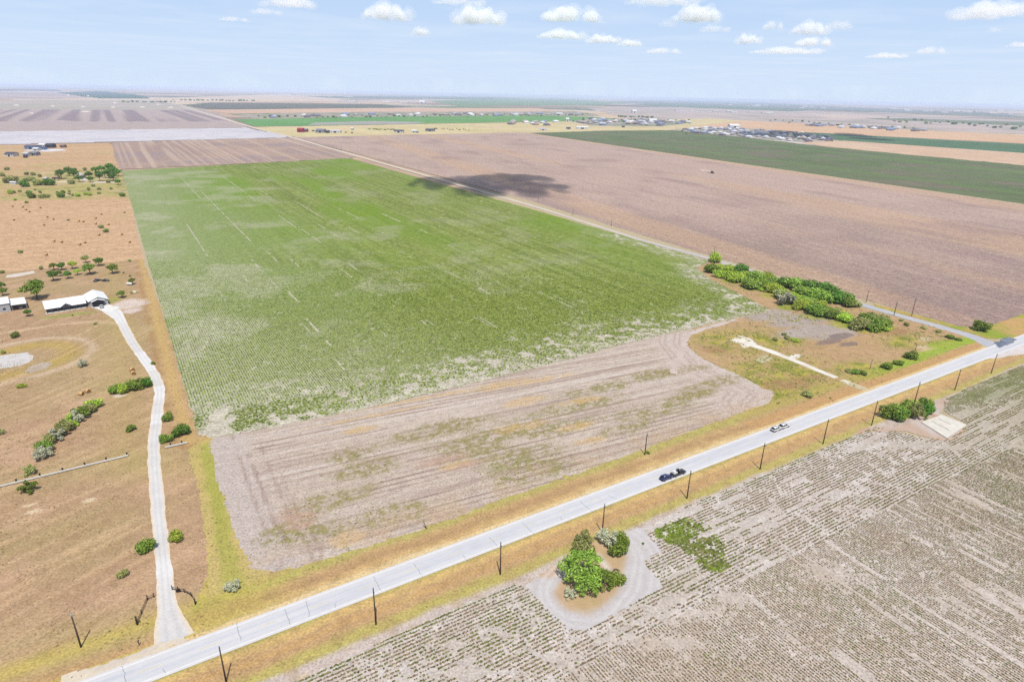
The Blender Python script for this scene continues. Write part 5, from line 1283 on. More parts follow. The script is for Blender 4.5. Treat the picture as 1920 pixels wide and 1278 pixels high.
# ------------------------------------------------------------------ vehicles
M_TYRE = paint('tyre', A(40, 40, 42), 0.9); M_RIM = paint('rim', A(170, 172, 176), 0.4, 0.5)
M_GLASS = paint('car_glass', A(30, 36, 44), 0.08, 0.8, var=0.05)
M_LAMP = paint('head_lamp', A(235, 236, 240), 0.2, 0.6); M_TAIL = paint('tail_lamp', A(150, 24, 22), 0.3, 0.6); M_TRIM = paint('black_trim', A(44, 44, 46), 0.6)
def car_paint(name, c): 
    m = paint(name, c, 0.25, 0.5, var=0.04); m.node_tree.nodes['Principled BSDF'].inputs['Coat Weight'].default_value = 0.6
    return m
CP = {'black': car_paint('paint_black', A(38, 40, 50)), 'blue': car_paint('paint_blue', A(42, 56, 128)), 'white': car_paint('paint_white', A(252, 252, 254)), 'dark': car_paint('paint_dark', A(52, 52, 60))}
def vehicle(kind, colour, label, loc, rz, L=4.5, Wd=1.85, H=1.55, name='car', cat='car', group=None):
    o = thing(name, label, cat, loc, rz, group)
    h = L / 2; w = Wd / 2; P = CP[colour]
    if kind == 'pickup':
        prof = [(-h, 0.5), (-h, 1.05), (-h * 0.08, 1.07), (h * 0.42, 1.08), (h * 0.93, 1.0), (h, 0.8), (h, 0.45), (h * 0.8, 0.35), (-h * 0.9, 0.38)]
        cab = [(-h * 0.08, 1.07), (h * 0.46, 1.08), (h * 0.2, H + 0.2), (-h * 0.02, H + 0.2)]
    elif kind == 'hatch':
        prof = [(-h, 0.45), (-h * 0.98, 0.95), (-h * 0.8, 1.0), (h * 0.4, 0.98), (h * 0.92, 0.82), (h, 0.62), (h, 0.38), (h * 0.8, 0.28), (-h * 0.9, 0.28)]
        cab = [(-h * 0.96, 0.97), (h * 0.46, 0.97), (h * 0.12, H), (-h * 0.74, H)]
    else:
        prof = [(-h, 0.45), (-h * 0.98, 0.92), (-h * 0.6, 0.98), (h * 0.42, 0.96), (h * 0.92, 0.82), (h, 0.62), (h, 0.38), (h * 0.8, 0.28), (-h * 0.9, 0.28)]
        cab = [(-h * 0.66, 0.96), (h * 0.46, 0.95), (h * 0.12, H), (-h * 0.42, H)]
    m = MB(); m.loft([[(px, yy * (1.0 if 0.5 < pz < 0.95 else 0.96), pz) for px, pz in prof] for yy in (-w, w)]); m.build('body', P, o, True, 0.06)
    m = MB(); cw = w * 0.9; tw = w * 0.74
    m.loft([[(px, s * (cw if pz < 1.2 else tw), pz) for px, pz in cab] for s in (-1, 1)]); m.build('windows', M_GLASS, o, False, 0.03)
    m = MB(); x0, x1 = cab[3][0], cab[2][0]; zt = cab[2][1]
    m.box(x0 - 0.04, x1 + 0.04, -tw - 0.02, tw + 0.02, zt - 0.03, zt + 0.035); m.build('roof', P, o, True, 0.03)
    for s in (-1, 1):
        m = MB()
        for (ax, az), (bx, bz) in ((cab[1], cab[2]), (cab[0], cab[3])):
            m.tube([(ax, s * cw * 1.0, az), (bx, s * tw * 1.0, bz)], 0.045, 6)
        mx = (cab[0][0] + cab[1][0]) / 2; m.tube([(mx, s * cw * 1.01, cab[0][1]), (mx * 0.9 + 0.1 * x0, s * tw * 1.01, zt)], 0.05, 6)
        m.build('window_pillar', P, o, True)
        for fx in (-0.62, 0.62):
            wh = MB(); wh.cyl((h * fx, s * (w - 0.1), 0.34), (0, 1, 0), 0.35, 0.24, 18); wo = wh.build('wheel', M_TYRE, o, True)
            rm = MB(); rm.cyl((h * fx, s * (w + 0.015), 0.34), (0, 1, 0), 0.2, 0.03, 14); rm.build('rim', M_RIM, wo)
        m = MB(); m.box(h - 0.06, h + 0.02, s * w * 0.72 - 0.18, s * w * 0.72 + 0.18, 0.62, 0.76); m.build('headlight', M_LAMP, o, bevel=0.02)
        m = MB(); m.box(-h - 0.02, -h + 0.06, s * w * 0.8 - 0.1, s * w * 0.8 + 0.1, 0.7, 0.92); m.build('tail_light', M_TAIL, o, bevel=0.02)
        m = MB(); m.box(h * 0.4, h * 0.4 + 0.12, s * (w + 0.01) - 0.02, s * (w + 0.17) + 0.02, 1.0, 1.14) if s > 0 else m.box(h * 0.4, h * 0.4 + 0.12, -(w + 0.17) - 0.02, -(w + 0.01) + 0.02, 1.0, 1.14); m.build('mirror', P, o)
    m = MB(); m.box(h - 0.02, h + 0.1, -w * 0.9, w * 0.9, 0.36, 0.54); m.build('front_bumper', M_TRIM, o, bevel=0.03)
    m = MB(); m.box(-h - 0.1, -h + 0.02, -w * 0.9, w * 0.9, 0.4, 0.56); m.build('rear_bumper', M_TRIM, o, bevel=0.03)
    if kind == 'pickup':
        m = MB(); m.box(-h + 0.14, -h * 0.14, -w + 0.16, w - 0.16, 1.075, 1.085); m.build('bed_floor', M_TRIM, o)
    return o
RA = math.atan2(RD[1], RD[0])
def on_road(u, v, z=0.045):
    p = at(u, v); return (p[0], p[1], z)
p = at(1271, 889)
vehicle('pickup', 'black', 'black pickup truck with a pale load in its bed on the road', (p[0], p[1], 0.04), RA, 5.6, 2.0, 1.6, 'pickup_truck', 'pickup')
p2 = p - RD * 5.35
vehicle('hatch', 'blue', 'dark blue hatchback right behind the black pickup', (p2[0] , p2[1], 0.04), RA, 4.4, 1.9, 1.6)
m = MB(); m.box(-0.8, 0.8, -0.7, 0.7, 0, 0.5); m.box(-0.7, 0.4, -0.6, 0.6, 0.5, 0.75)
o = m.build('cargo_box', CP['white'], bevel=0.05); o.location = (p[0] - RD[0] * 1.75, p[1] - RD[1] * 1.75, 1.135); o.rotation_euler = (0, 0, RA); tag(o, 'white box of cargo lying in the bed of the black pickup', 'box')
p = at(1454.5, 806.5)
vehicle('hatch', 'white', 'white hatchback, rear one of the two white cars on the road', (p[0], p[1], 0.04), RA, 4.3, 1.85, 1.6)
p2 = p + RD * 4.75
vehicle('hatch', 'white', 'white estate car, front one of the two white cars on the road', (p2[0], p2[1], 0.04), RA, 4.7, 1.9, 1.65)
p = at(183, 527); vehicle('sedan', 'dark', 'black car parked on the grass behind the house, left of two', (p[0], p[1], -0.03), 1.2, 4.8, 1.9, 1.6)
p = at(198, 527); vehicle('sedan', 'black', 'smaller black car parked behind the house, right of two', (p[0], p[1], -0.03), 0.3, 4.0, 1.8, 1.4)
# tractor with a wide tillage implement
M_TRAC = paint('tractor_dark', A(56, 50, 36), 0.5, 0.4); M_IMPL = paint('implement_grey', A(120, 108, 100), 0.7)
p = at(1335, 325)
o = thing('tractor', 'dark tractor working alone in the big ploughed field', 'tractor', (p[0], p[1], 0), math.atan2(PD[1], PD[0]))
o.scale = (1.25, 1.25, 1.25)
m = MB(); m.box(0.2, 2.6, -0.45, 0.45, 1.0, 1.9); m.box(-1.2, 0.3, -0.6, 0.6, 0.9, 1.6); m.build('body', M_TRAC, o, bevel=0.06)
m = MB(); m.box(-1.1, 0.4, -0.75, 0.75, 1.6, 3.0, taper=0.12); m.build('cab', M_GLASS, o, bevel=0.05)
m = MB(); m.box(-1.1, 0.35, -0.75, 0.75, 3.0, 3.12); m.build('cab_roof', M_TRAC, o, bevel=0.04)
for s in (-1, 1):
    for xx, r_ in ((-0.7, 1.0), (2.1, 0.72)):
        m = MB(); m.cyl((xx, s * 1.05, r_), (0, 1, 0), r_, 0.6, 18); wo = m.build('wheel', M_TYRE, o, True)
        m = MB(); m.cyl((xx, s * 1.37, r_), (0, 1, 0), r_ * 0.5, 0.04, 14); m.build('rim', M_RIM, wo)
m = MB(); m.tube([(1.4, 0.3, 1.9), (1.4, 0.3, 2.9)], 0.06, 8); m.build('exhaust', M_PIPE, o)
im = thing('tillage_implement', 'wide low tillage implement pulled behind the tractor', 'implement', (p[0] - PD[0] * 6.0, p[1] - PD[1] * 6.0, 0), math.atan2(PD[1], PD[0]))
m = MB(); m.box(-1.2, -1.0, -4, 4, 0.7, 0.9); m.box(0.6, 0.8, -4, 4, 0.7, 0.9); m.box(-1.2, 3.6, -0.12, 0.12, 0.68, 0.86)
for i in range(9): m.box(-1.2, 0.8, -4 + i - 0.05 * 0, -3.9 + i, 0.6, 0.7) if i < 8 else None
m.build('frame', M_IMPL, im)
m = MB()
for i in range(17): m.box(-1.12, -1.02, -3.95 + i * 0.49, -3.87 + i * 0.49, 0.0, 0.7)
m.build('tines', M_IMPL, im)

# ------------------------------------------------------------------ buildings
M_ROOFW = paint('white_metal_roof', A(255, 255, 255, 1.15), 0.45, 0.4, var=0.04, sc=0.3)
M_WALLD = paint('charcoal_wall', A(84, 84, 100), 0.8, var=0.12, sc=1)
M_WALLW = paint('white_wall', A(232, 230, 228), 0.8, var=0.06)
M_WALLG = paint('pale_grey_wall', A(206, 208, 214), 0.8, var=0.06)
M_DARKO = paint('dark_opening', A(34, 34, 40), 0.7)
M_CONC = paint('porch_concrete', A(240, 236, 230), 0.9, var=0.06)
a = at(88, 588); b = at(163, 576); ang = math.atan2(*(b - a)[::-1]); L = float(np.hypot(*(b - a)))
hs = thing('ranch_house', 'long white-roofed ranch house with charcoal walls and a gabled garage', 'house', (a[0], a[1], -0.02), ang)
D = 9.5; E = 3.0; RG = 5.0
def gable(mb, x0, x1, y0, y1, ze, zr, along='x', t=0.16, mi=0):
    if along == 'x':
        ym = (y0 + y1) / 2
        for (ya, yb) in ((y0, ym), (y1, ym)):
            mb.add([(x0, ya, ze), (x1, ya, ze), (x1, yb, zr), (x0, yb, zr), (x0, ya, ze + t), (x1, ya, ze + t), (x1, yb, zr + t), (x0, yb, zr + t)],
                   [(0, 1, 2, 3), (4, 5, 6, 7), (0, 1, 5, 4), (1, 2, 6, 5), (2, 3, 7, 6), (3, 0, 4, 7)], mi)
    else:
        xm = (x0 + x1) / 2
        for (xa, xb) in ((x0, xm), (x1, xm)):
            mb.add([(xa, y0, ze), (xa, y1, ze), (xb, y1, zr), (xb, y0, zr), (xa, y0, ze + t), (xa, y1, ze + t), (xb, y1, zr + t), (xb, y0, zr + t)],
                   [(0, 1, 2, 3), (4, 5, 6, 7), (0, 1, 5, 4), (1, 2, 6, 5), (2, 3, 7, 6), (3, 0, 4, 7)], mi)
def gable_wall(mb, x0, x1, y0, y1, ze, zr, along='x', mi=0):
    if along == 'x':
        ym = (y0 + y1) / 2; R_ = [[(x, y0, 0), (x, y1, 0), (x, y1, ze), (x, ym, zr), (x, y0, ze)] for x in (x0, x1)]
    else:
        xm = (x0 + x1) / 2; R_ = [[(x0, y, 0), (x1, y, 0), (x1, y, ze), (xm, y, zr), (x0, y, ze)] for y in (y0, y1)]
    mb.loft(R_, mi)
m = MB(); gable_wall(m, 0.2, L, 2.4, 2.4 + D, E, RG); wl_ = m.build('wall', M_WALLD, hs)
m = MB(); gable(m, -0.4, L + 0.2, 1.9, 2.9 + D, E - 0.05, RG + 0.15)
m.add([(-0.4, -0.3, 2.45), (L + 0.2, -0.3, 2.45), (L + 0.2, 2.1, 2.98), (-0.4, 2.1, 2.98), (-0.4, -0.3, 2.57), (L + 0.2, -0.3, 2.57), (L + 0.2, 2.1, 3.1), (-0.4, 2.1, 3.1)], [(0, 1, 2, 3), (4, 5, 6, 7), (0, 1, 5, 4), (1, 2, 6, 5), (2, 3, 7, 6), (3, 0, 4, 7)])
m.build('roof', M_ROOFW, hs)
m = MB(); m.box(-0.4, L, -0.6, 2.4, 0, 0.14); m.build('porch_floor', M_CONC, hs)
for i in range(8):
    x = 0.1 + i * (L - 0.4) / 7
    m = MB(); m.box(x - 0.1, x + 0.1, -0.2, 0.0, 0.14, 2.44); m.build('porch_post', M_WALLD, hs)
xg = L * 0.5
m = MB(); gable(m, xg - 2.4, xg + 2.4, -0.7, 4.5, 2.75, 4.2, 'y'); m.build('porch_gable_roof', M_ROOFW, hs)
m = MB(); m.add([(xg - 2.1, -0.5, 2.8), (xg + 2.1, -0.5, 2.8), (xg, -0.5, 4.05), (xg - 2.1, -0.35, 2.8), (xg + 2.1, -0.35, 2.8), (xg, -0.35, 4.05)], [(0, 1, 2), (3, 5, 4), (0, 3, 4, 1), (1, 4, 5, 2), (2, 5, 3, 0)]); m.build('gable_end', M_WALLD, hs)
for i, x in enumerate((2.2, 5.6, 8.4, L - 8.2, L - 5.2, L - 2.2)):
    m = MB(); m.box(x - 0.8, x + 0.8, 2.34, 2.39, 0.9, 2.2); w_ = m.build('window', M_GLASS, hs)
    m = MB(); m.box(x - 0.92, x + 0.92, 2.30, 2.34, 2.2, 2.34); m.box(x - 0.92, x + 0.92, 2.30, 2.34, 0.78, 0.9); m.build('frame', M_FWHITE, w_)
m = MB(); m.box(xg - 0.6, xg + 0.6, 2.33, 2.38, 0.14, 2.3); m.build('door', paint('door_red_brown', A(110, 70, 56), 0.6), hs)
gx0, gx1 = L + 1.4, L + 10.4
m = MB(); m.box(L - 0.2, gx0 + 0.2, 4.0, 10.0, 0, 2.7); m.build('link_wall', M_WALLD, hs)
m = MB(); m.box(L - 0.6, gx0 + 0.4, 3.6, 10.4, 2.75, 2.9); m.build('link_roof', M_ROOFW, hs)
m = MB(); gable_wall(m, gx0, gx1, -0.4, 15.5, 3.1, 5.0, 'y'); m.build('garage_wall', M_WALLG, hs)
m = MB(); gable(m, gx0 - 0.5, gx1 + 0.5, -1.0, 16.0, 2.95, 5.18, 'y'); m.build('garage_roof', M_ROOFW, hs)
m = MB(); gable(m, gx0 + 0.9, gx1 - 1.6, -2.4, 4.0, 2.9, 4.1, 'y'); m.build('garage_porch_roof', M_ROOFW, hs)
m = MB(); gable_wall(m, gx0 + 1.3, gx1 - 2.0, -1.9, -0.4, 2.9, 3.95, 'y'); m.build('garage_porch_wall', M_WALLD, hs)
m = MB(); m.box(gx0 + 1.7, gx1 - 2.4, -1.96, -1.9, 0, 2.6); m.build('garage_opening_shade', M_DARKO, hs)  # near-black panel painted for the shade inside the open garage
lw = Matrix.Translation((a[0], a[1], 0)) @ Matrix.Rotation(ang, 4, 'Z')
pc = lw @ Vector((gx1 - 4.0, -4.6, 0))
vehicle('hatch', 'white', 'white car standing in front of the dark garage opening', (pc.x, pc.y, 0.0), ang + math.pi / 2, 4.3, 1.85, 1.5)
# barn with a carport
bb = at(21, 583)
bn = thing('white_barn', 'white metal barn with an open carport at the left edge', 'barn', (bb[0], bb[1], -0.02), ang)
m = MB(); gable_wall(m, -17, 0, 0, 14, 4.6, 5.6); m.build('wall', M_WALLG, bn)
m = MB(); gable(m, -17.4, 0.3, -0.4, 14.4, 4.55, 5.75); m.build('roof', M_ROOFW, bn)
m = MB(); m.box(-8.5, -4.6, -0.06, 0, 0, 3.2); m.build('door', M_FWHITE, bn)
m = MB(); m.box(-3.2, -2.0, -0.05, 0, 1.2, 2.2); m.build('window', M_GLASS, bn)
m = MB(); m.add([(0.4, -0.8, 3.3), (7.4, -0.8, 3.1), (7.4, 13.5, 3.1), (0.4, 13.5, 3.3), (0.4, -0.8, 3.45), (7.4, -0.8, 3.25), (7.4, 13.5, 3.25), (0.4, 13.5, 3.45)], [(0, 1, 2, 3), (4, 5, 6, 7), (0, 1, 5, 4), (1, 2, 6, 5), (2, 3, 7, 6), (3, 0, 4, 7)]); m.build('carport_roof', M_ROOFW, bn)
for px_ in (0.7, 7.1):
    for py_ in (-0.4, 6, 13):
        m = MB(); m.box(px_ - 0.1, px_ + 0.1, py_ - 0.1, py_ + 0.1, 0, 3.15); m.build('carport_post', M_STEEL, bn)
m = MB(); m.box(0.3, 7.3, 12.6, 12.8, 0, 3.0); m.build('carport_back_wall', M_WALLD, bn)
pc = Matrix.Translation((bb[0], bb[1], 0)) @ Matrix.Rotation(ang, 4, 'Z') @ Vector((4.4, 2.6, 0))
vehicle('hatch', 'white', 'white car parked under the carport of the barn', (pc.x, pc.y, 0.0), ang + math.pi / 2, 4.4, 1.85, 1.5)
m = MB(); m.tube([(-1.2, 0, 0.75), (-0.95, 0, 0.75), (0.95, 0, 0.75), (1.2, 0, 0.75)], [0.15, 0.55, 0.55, 0.15], 14); m.box(-0.8, -0.6, -0.3, 0.3, -0.02, 0.4); m.box(0.6, 0.8, -0.3, 0.3, -0.02, 0.4)
o = m.build('propane_tank', M_FWHITE, None, True); p = at(243, 535); o.location = (p[0], p[1], 0); o.scale = (1.5, 1.5, 1.5); tag(o, 'small white tank beside a tree right of the house', 'tank')
m = MB(); m.loft([[(1.0 * k_ * math.cos(i), 0.8 * k_ * math.sin(i), z_) for i in np.linspace(0, 5.5, 8)] for k_, z_ in ((1.0, 0), (1.1, 0.4), (0.8, 0.9), (0.3, 1.15))])
o = m.build('pale_boulder', paint('pale_stone', A(238, 222, 190), 0.9), None, True); p = at(252.5, 549); o.location = (p[0], p[1], -0.05); o.scale = (1.4, 1.4, 1.3); tag(o, 'pale cream boulder beside a small bush right of the house', 'boulder')

def far_building(u, v, wpx, dm, h, wall, roof, label, cat='house', name='farm_house', style='gable', rot=0.0, door=True, group=None):
    """a farm building seen small: walls, roof, a few openings"""
    x, y = at(u, v); w = wpx * depth(x, y) / FPX
    o = thing(name, label, cat, (x, y, -0.1), rot, group)
    m = MB()
    gable_wall(m, -w / 2, w / 2, 0, dm, h, h + dm * 0.16); m.build('wall', wall, o)
    m = MB(); gable(m, -w / 2 - 0.5, w / 2 + 0.5, -0.6, dm + 0.6, h - 0.1, h + dm * 0.16 + 0.15, t=0.2); m.build('roof', roof, o)
    if door:
        m = MB(); m.box(-w * 0.12, w * 0.12, -0.08, 0, 0, h * 0.75); m.build('door', M_DARKO, o)
        for s in (-0.32, 0.32):
            m = MB(); m.box(w * s - 0.9, w * s + 0.9, -0.08, 0, h * 0.4, h * 0.75); m.build('window', M_GLASS, o)
    return o
RF = {k_: paint('roof_' + k_, A(*c), 0.7, 0.2, var=0.1, sc=0.3) for k_, c in {'slate': (96, 108, 140), 'grey': (140, 142, 154), 'brown': (150, 132, 122), 'red': (178, 44, 70), 'pale': (220, 218, 222), 'white': (250, 250, 252), 'dark': (86, 86, 104), 'tan': (196, 170, 140)}.items()}
WA = {k_: paint('wall_' + k_, A(*c), 0.8, 0.1, var=0.08) for k_, c in {'white': (246, 244, 242), 'tan': (214, 196, 172), 'red': (186, 40, 64), 'grey': (170, 172, 184), 'brick': (178, 150, 132), 'blue': (150, 172, 214)}.items()}
sheet('concrete_yard', pts([(44, 282.5), (60, 279), (118, 279.5), (126, 282), (90, 284.5)]), W, 4, 3, -0.06, plain(A(236, 234, 240), A(226, 222, 224), 20, 181), M_FAR)
far_building(57, 280, 22, 14, 5, WA['blue'], RF['slate'], 'slate-roofed house, left one of the far ranch yard')
far_building(76, 281, 13, 10, 4, WA['blue'], RF['slate'], 'small slate-roofed shed in the middle of the far ranch yard', 'shed', 'shed')
far_building(78, 277.5, 12, 12, 6, WA['white'], RF['white'], 'white metal building at the back of the far ranch yard', 'barn', 'barn')
far_building(91, 277.5, 15, 12, 6, M_WALLD, RF['dark'], 'dark long building at the back right of the far ranch yard', 'barn', 'barn')
far_building(66, 283, 9, 10, 4, WA['white'], RF['white'], 'small white hut at the front of the far ranch yard', 'shed', 'shed')
far_building(116, 277, 7, 10, 4, WA['brick'], RF['brown'], 'small brown shed right of the far ranch yard', 'shed', 'shed')
far_building(17, 293.5, 16, 14, 4.5, WA['white'], RF['dark'], 'dark-roofed white house below the far ranch yard')
far_building(47, 293, 9, 12, 4.5, WA['white'], RF['pale'], 'pale small house between two dark ones below the ranch yard')
far_building(62, 292, 11, 12, 4.5, WA['grey'], RF['grey'], 'grey-roofed house at the right below the ranch yard')
far_building(46, 296, 4, 6, 3, M_WALLD, RF['dark'], 'tiny dark shed in front of the pale small house', 'shed', 'shed')
far_building(103, 337, 9, 9, 3.5, WA['tan'], RF['tan'], 'tan hut among the scrub belt bushes', 'shed', 'shed', rot=0.2)
far_building(84, 338, 6, 6, 2.5, WA['white'], RF['pale'], 'little white shed left of the tan hut', 'shed', 'shed')
far_building(24, 345.5, 11, 4, 2.4, WA['white'], RF['white'], 'long white trailer in front of an olive bush', 'trailer', 'trailer_home', door=False)
far_building(154, 334, 4, 6, 3, WA['grey'], RF['grey'], 'small grey shed on the pale yard in the scrub belt', 'shed', 'shed')
sheet('worn_yard', pts([(139, 325), (152, 323), (160, 331), (166, 339), (152, 338)]), W, 2, 2, -0.07, plain(A(228, 218, 208), A(214, 200, 186), 12, 182), M_MID, 1, 6)
sheet('worn_yard', pts([(100, 341), (120, 338), (134, 336), (138, 341), (112, 343)]), W, 2, 2, -0.068, plain(A(232, 212, 182), A(220, 198, 166), 12, 183), M_MID, 1, 6)
sheet('worn_yard', pts([(172, 341), (216, 340), (216, 343), (172, 343.5)]), W, 2, 2, -0.068, plain(A(224, 212, 196), A(214, 198, 176), 12, 184), M_MID, 1, 6)
far_building(562, 248, 10, 22, 8, WA['red'], RF['red'], 'bright red barn in the far row of farms', 'barn', 'barn')
far_building(571, 247.5, 8, 18, 6, WA['red'], RF['grey'], 'smaller red building attached behind the bright red barn', 'barn', 'barn')
far_building(600, 249, 16, 22, 7, WA['grey'], RF['grey'], 'long grey house in the far row of farms')
far_building(613, 249.5, 6, 14, 5, M_WALLD, RF['dark'], 'small dark shed right of the long grey house', 'shed', 'shed')
far_building(628, 249, 20, 16, 5, WA['white'], RF['pale'], 'long pale house right of the grey farm house')
far_building(747, 249, 18, 20, 5, WA['white'], RF['dark'], 'dark-roofed white house in the middle of the far farm row')
far_building(776, 248.5, 8, 16, 5, WA['white'], RF['white'], 'white farm house with a white roof in the far farm row')
far_building(782, 249, 4, 10, 4, WA['grey'], RF['pale'], 'tiny grey shed beside the white farm house', 'shed', 'shed')
far_building(806, 246.5, 17, 18, 5, WA['grey'], RF['dark'], 'long dark-roofed house at the right of the far farm row')
far_building(660, 244, 4, 12, 5, WA['white'], RF['white'], 'tiny white hut behind the far farm row', 'shed', 'shed')
far_building(1018, 244.5, 14, 16, 5, WA['white'], RF['pale'], 'pale house at the corner of the dark green field')
far_building(1066, 242.5, 8, 14, 5, WA['grey'], RF['dark'], 'dark-roofed house above the dark green field, left of a long white shed')
far_building(1092, 242, 22, 20, 6, WA['white'], RF['white'], 'long white shed above the dark green field', 'shed', 'shed')
far_building(1169, 239, 5, 12, 5, M_WALLD, RF['brown'], 'small brown hut above the dark green field', 'shed', 'shed')
far_building(1064, 228, 6, 30, 12, WA['white'], RF['white'], 'bright white hall at the end of the vivid green strip', 'hall', 'hall')
far_building(791, 193.5, 11, 90, 14, WA['white'], RF['white'], 'large white warehouse far out on the plain', 'warehouse', 'warehouse')
far_building(1378, 240, 18, 40, 9, WA['white'], RF['white'], 'large white hall at the back of the far subdivision', 'hall', 'hall')
far_building(1225, 229, 14, 40, 9, WA['white'], RF['white'], 'long white store at the edge of the far town', 'warehouse', 'warehouse')
far_building(1190, 212, 8, 60, 14, WA['white'], RF['white'], 'white hall standing beyond the far town', 'hall', 'hall')
# white pads on the plough land (bare caliche)
for u, v, w in [(30, 197.5, 14), (98, 199, 8), (155, 200.5, 9), (212, 201.5, 8), (266, 201, 12), (320, 201.5, 12), (160, 209.5, 18), (60, 212.5, 8), (128, 179, 6), (165, 180, 5), (215, 193, 9), (296, 196, 8)]:
    w *= 0.5
    sheet('caliche_pad', pts([(u - w, v), (u - w * .4, v - 1.2), (u + w * .5, v - 1.4), (u + w, v), (u + w * .2, v + 1.2)]), W, 8, 6, -0.1, lambda x, y: mix(A(246, 236, 226), A(236, 220, 206), fbm(x, y, 40, 191)), M_FAR, 6, 30)

# ------------------------------------------------------------------ far towns: every house its own object
def house_mesh(roof, wall, L_, D_, hip):
    m = MB(); m.box(-L_ / 2, L_ / 2, -D_ / 2, D_ / 2, 0, 3.0, 1)
    e = 0.6; x, y = L_ / 2 + e, D_ / 2 + e; r_ = (L_ / 2 - D_ / 2 * hip)
    m.add([(-x, -y, 2.9), (x, -y, 2.9), (x, y, 2.9), (-x, y, 2.9), (-r_, 0, 2.9 + D_ * 0.27), (r_, 0, 2.9 + D_ * 0.27)], [(0, 1, 5, 4), (1, 2, 5), (2, 3, 4, 5), (3, 0, 4), (3, 2, 1, 0)], 0)
    m.box(-L_ * 0.36, -L_ * 0.1, -D_ / 2 - 0.06, -D_ / 2, 0, 2.4, 2)
    m.box(L_ * 0.12, L_ * 0.34, -D_ / 2 - 0.06, -D_ / 2, 0.9, 2.2, 3)
    return m.mesh('house', [RS[roof], WA[wall], M_FWHITE, M_GLASS])
HM = [('grey', 'tan'), ('brown', 'brick'), ('dark', 'brick'), ('pale', 'white'), ('white', 'white'), ('slate', 'grey')]
RS = {k_: paint('shingle_' + k_, A(*c_), 0.7, 0.2, var=0.1, sc=0.3) for k_, c_ in {'grey': (186, 188, 200), 'brown': (190, 174, 164), 'dark': (126, 126, 146), 'pale': (232, 230, 232), 'white': (252, 252, 254), 'slate': (150, 164, 196)}.items()}
HME = [house_mesh(r_, w_, 17 + 2 * (i % 3), 12 + (i % 2), 0.8) for i, (r_, w_) in enumerate(HM)]
hr = random.Random(17)
def town(P, n, label, group, k=1.0, far=False):
    P = pts(P); c = 0; grid = []
    x0, y0 = P.min(0); x1, y1 = P.max(0)
    while c < n:
        x, y = hr.uniform(x0, x1), hr.uniform(y0, y1)
        if not inside(P, np.array([x]), np.array([y]))[0] or any((x - g[0]) ** 2 + (y - g[1]) ** 2 < (21 * k) ** 2 for g in grid):
            if hr.random() < 0.002: break
            continue
        grid.append((x, y)); i = hr.randrange(6); c += 1
        o = link('suburban_house', HME[i]); o.location = (x, y, -0.3); o.rotation_euler = (0, 0, hr.choice((0, 1.5708)) + math.atan2(W[1], W[0])); s = k * hr.uniform(0.85, 1.15); o.scale = (s, s, s * 1.15)
        rn, wn_ = HM[i]
        tag(o, f'{rn}-roofed house with {wn_} walls {label}', 'house', f'{rn}-roofed houses {label}')
town([(1255, 245), (1330, 239.5), (1420, 243), (1545, 255), (1570, 264), (1500, 266.5), (1390, 257.5)], 120, 'in the near far-off subdivision beyond the dark green field', '', 1.0)
town([(1075, 229), (1100, 223), (1240, 225), (1295, 230), (1235, 236), (1110, 235)], 60, 'in the far town above the dark green field', '', 1.5)
town([(480, 221), (700, 214), (1000, 213), (1110, 216), (1000, 217.5), (700, 219), (490, 223.5)], 70, 'in the long far row above the vivid green strip', '', 1.7)
town([(1490, 231), (1600, 237), (1740, 245), (1700, 247), (1500, 236)], 20, 'beyond the far tan field on the right', '', 1.6)
town([(960, 228), (1070, 229), (1110, 234), (1010, 236), (950, 234)], 14, 'at the right end of the yellow farm strip', '', 1.3)

# white roofs glinting on the plain beyond
WH = []
for i, (r_, w_) in enumerate((('white', 'white'), ('pale', 'white'), ('white', 'tan'))):
    m = MB(); gable_wall(m, -45, 45, -25, 25, 9, 13); me_w = m
    m.m = [1] * len(m.f); gable(m, -47, 47, -27, 27, 8.9, 13.5, t=0.6, mi=0); WH.append(m.mesh('warehouse', [RF[r_], WA[w_]]))
for (u0, v0, u1, v1, n, lb) in [(640, 190, 800, 194, 14, 'among the far plain fields left of centre'), (820, 178, 1300, 190, 26, 'out on the hazy plain in the centre'), (1360, 192, 1900, 216, 40, 'in the hazy town towards the right horizon'), (600, 181, 660, 184, 4, 'in the far hamlet on the left'), (1240, 206, 1480, 214, 14, 'between the far town and the hazy fields')]:
    for i in range(n):
        f = hr.random(); u = u0 + (u1 - u0) * f; v = v0 + (v1 - v0) * (f * 0.7 + 0.3 * hr.random()) if (u1 - u0) > 100 else hr.uniform(v0, v1)
        x, y = at(u, v); i_ = hr.randrange(3)
        o = link('warehouse', WH[i_]); o.location = (x, y, -0.4); o.rotation_euler = (0, 0, hr.uniform(-0.2, 0.2)); s = min(1.0, max(0.3, y / 12000)) * hr.uniform(0.7, 1.4); o.scale = (s, s, s)
        tag(o, f'{("white", "pale grey", "tan-walled white")[i_]} roofed hall {lb}', 'warehouse', f'{("white", "pale grey", "tan-walled white")[i_]} halls {lb}')

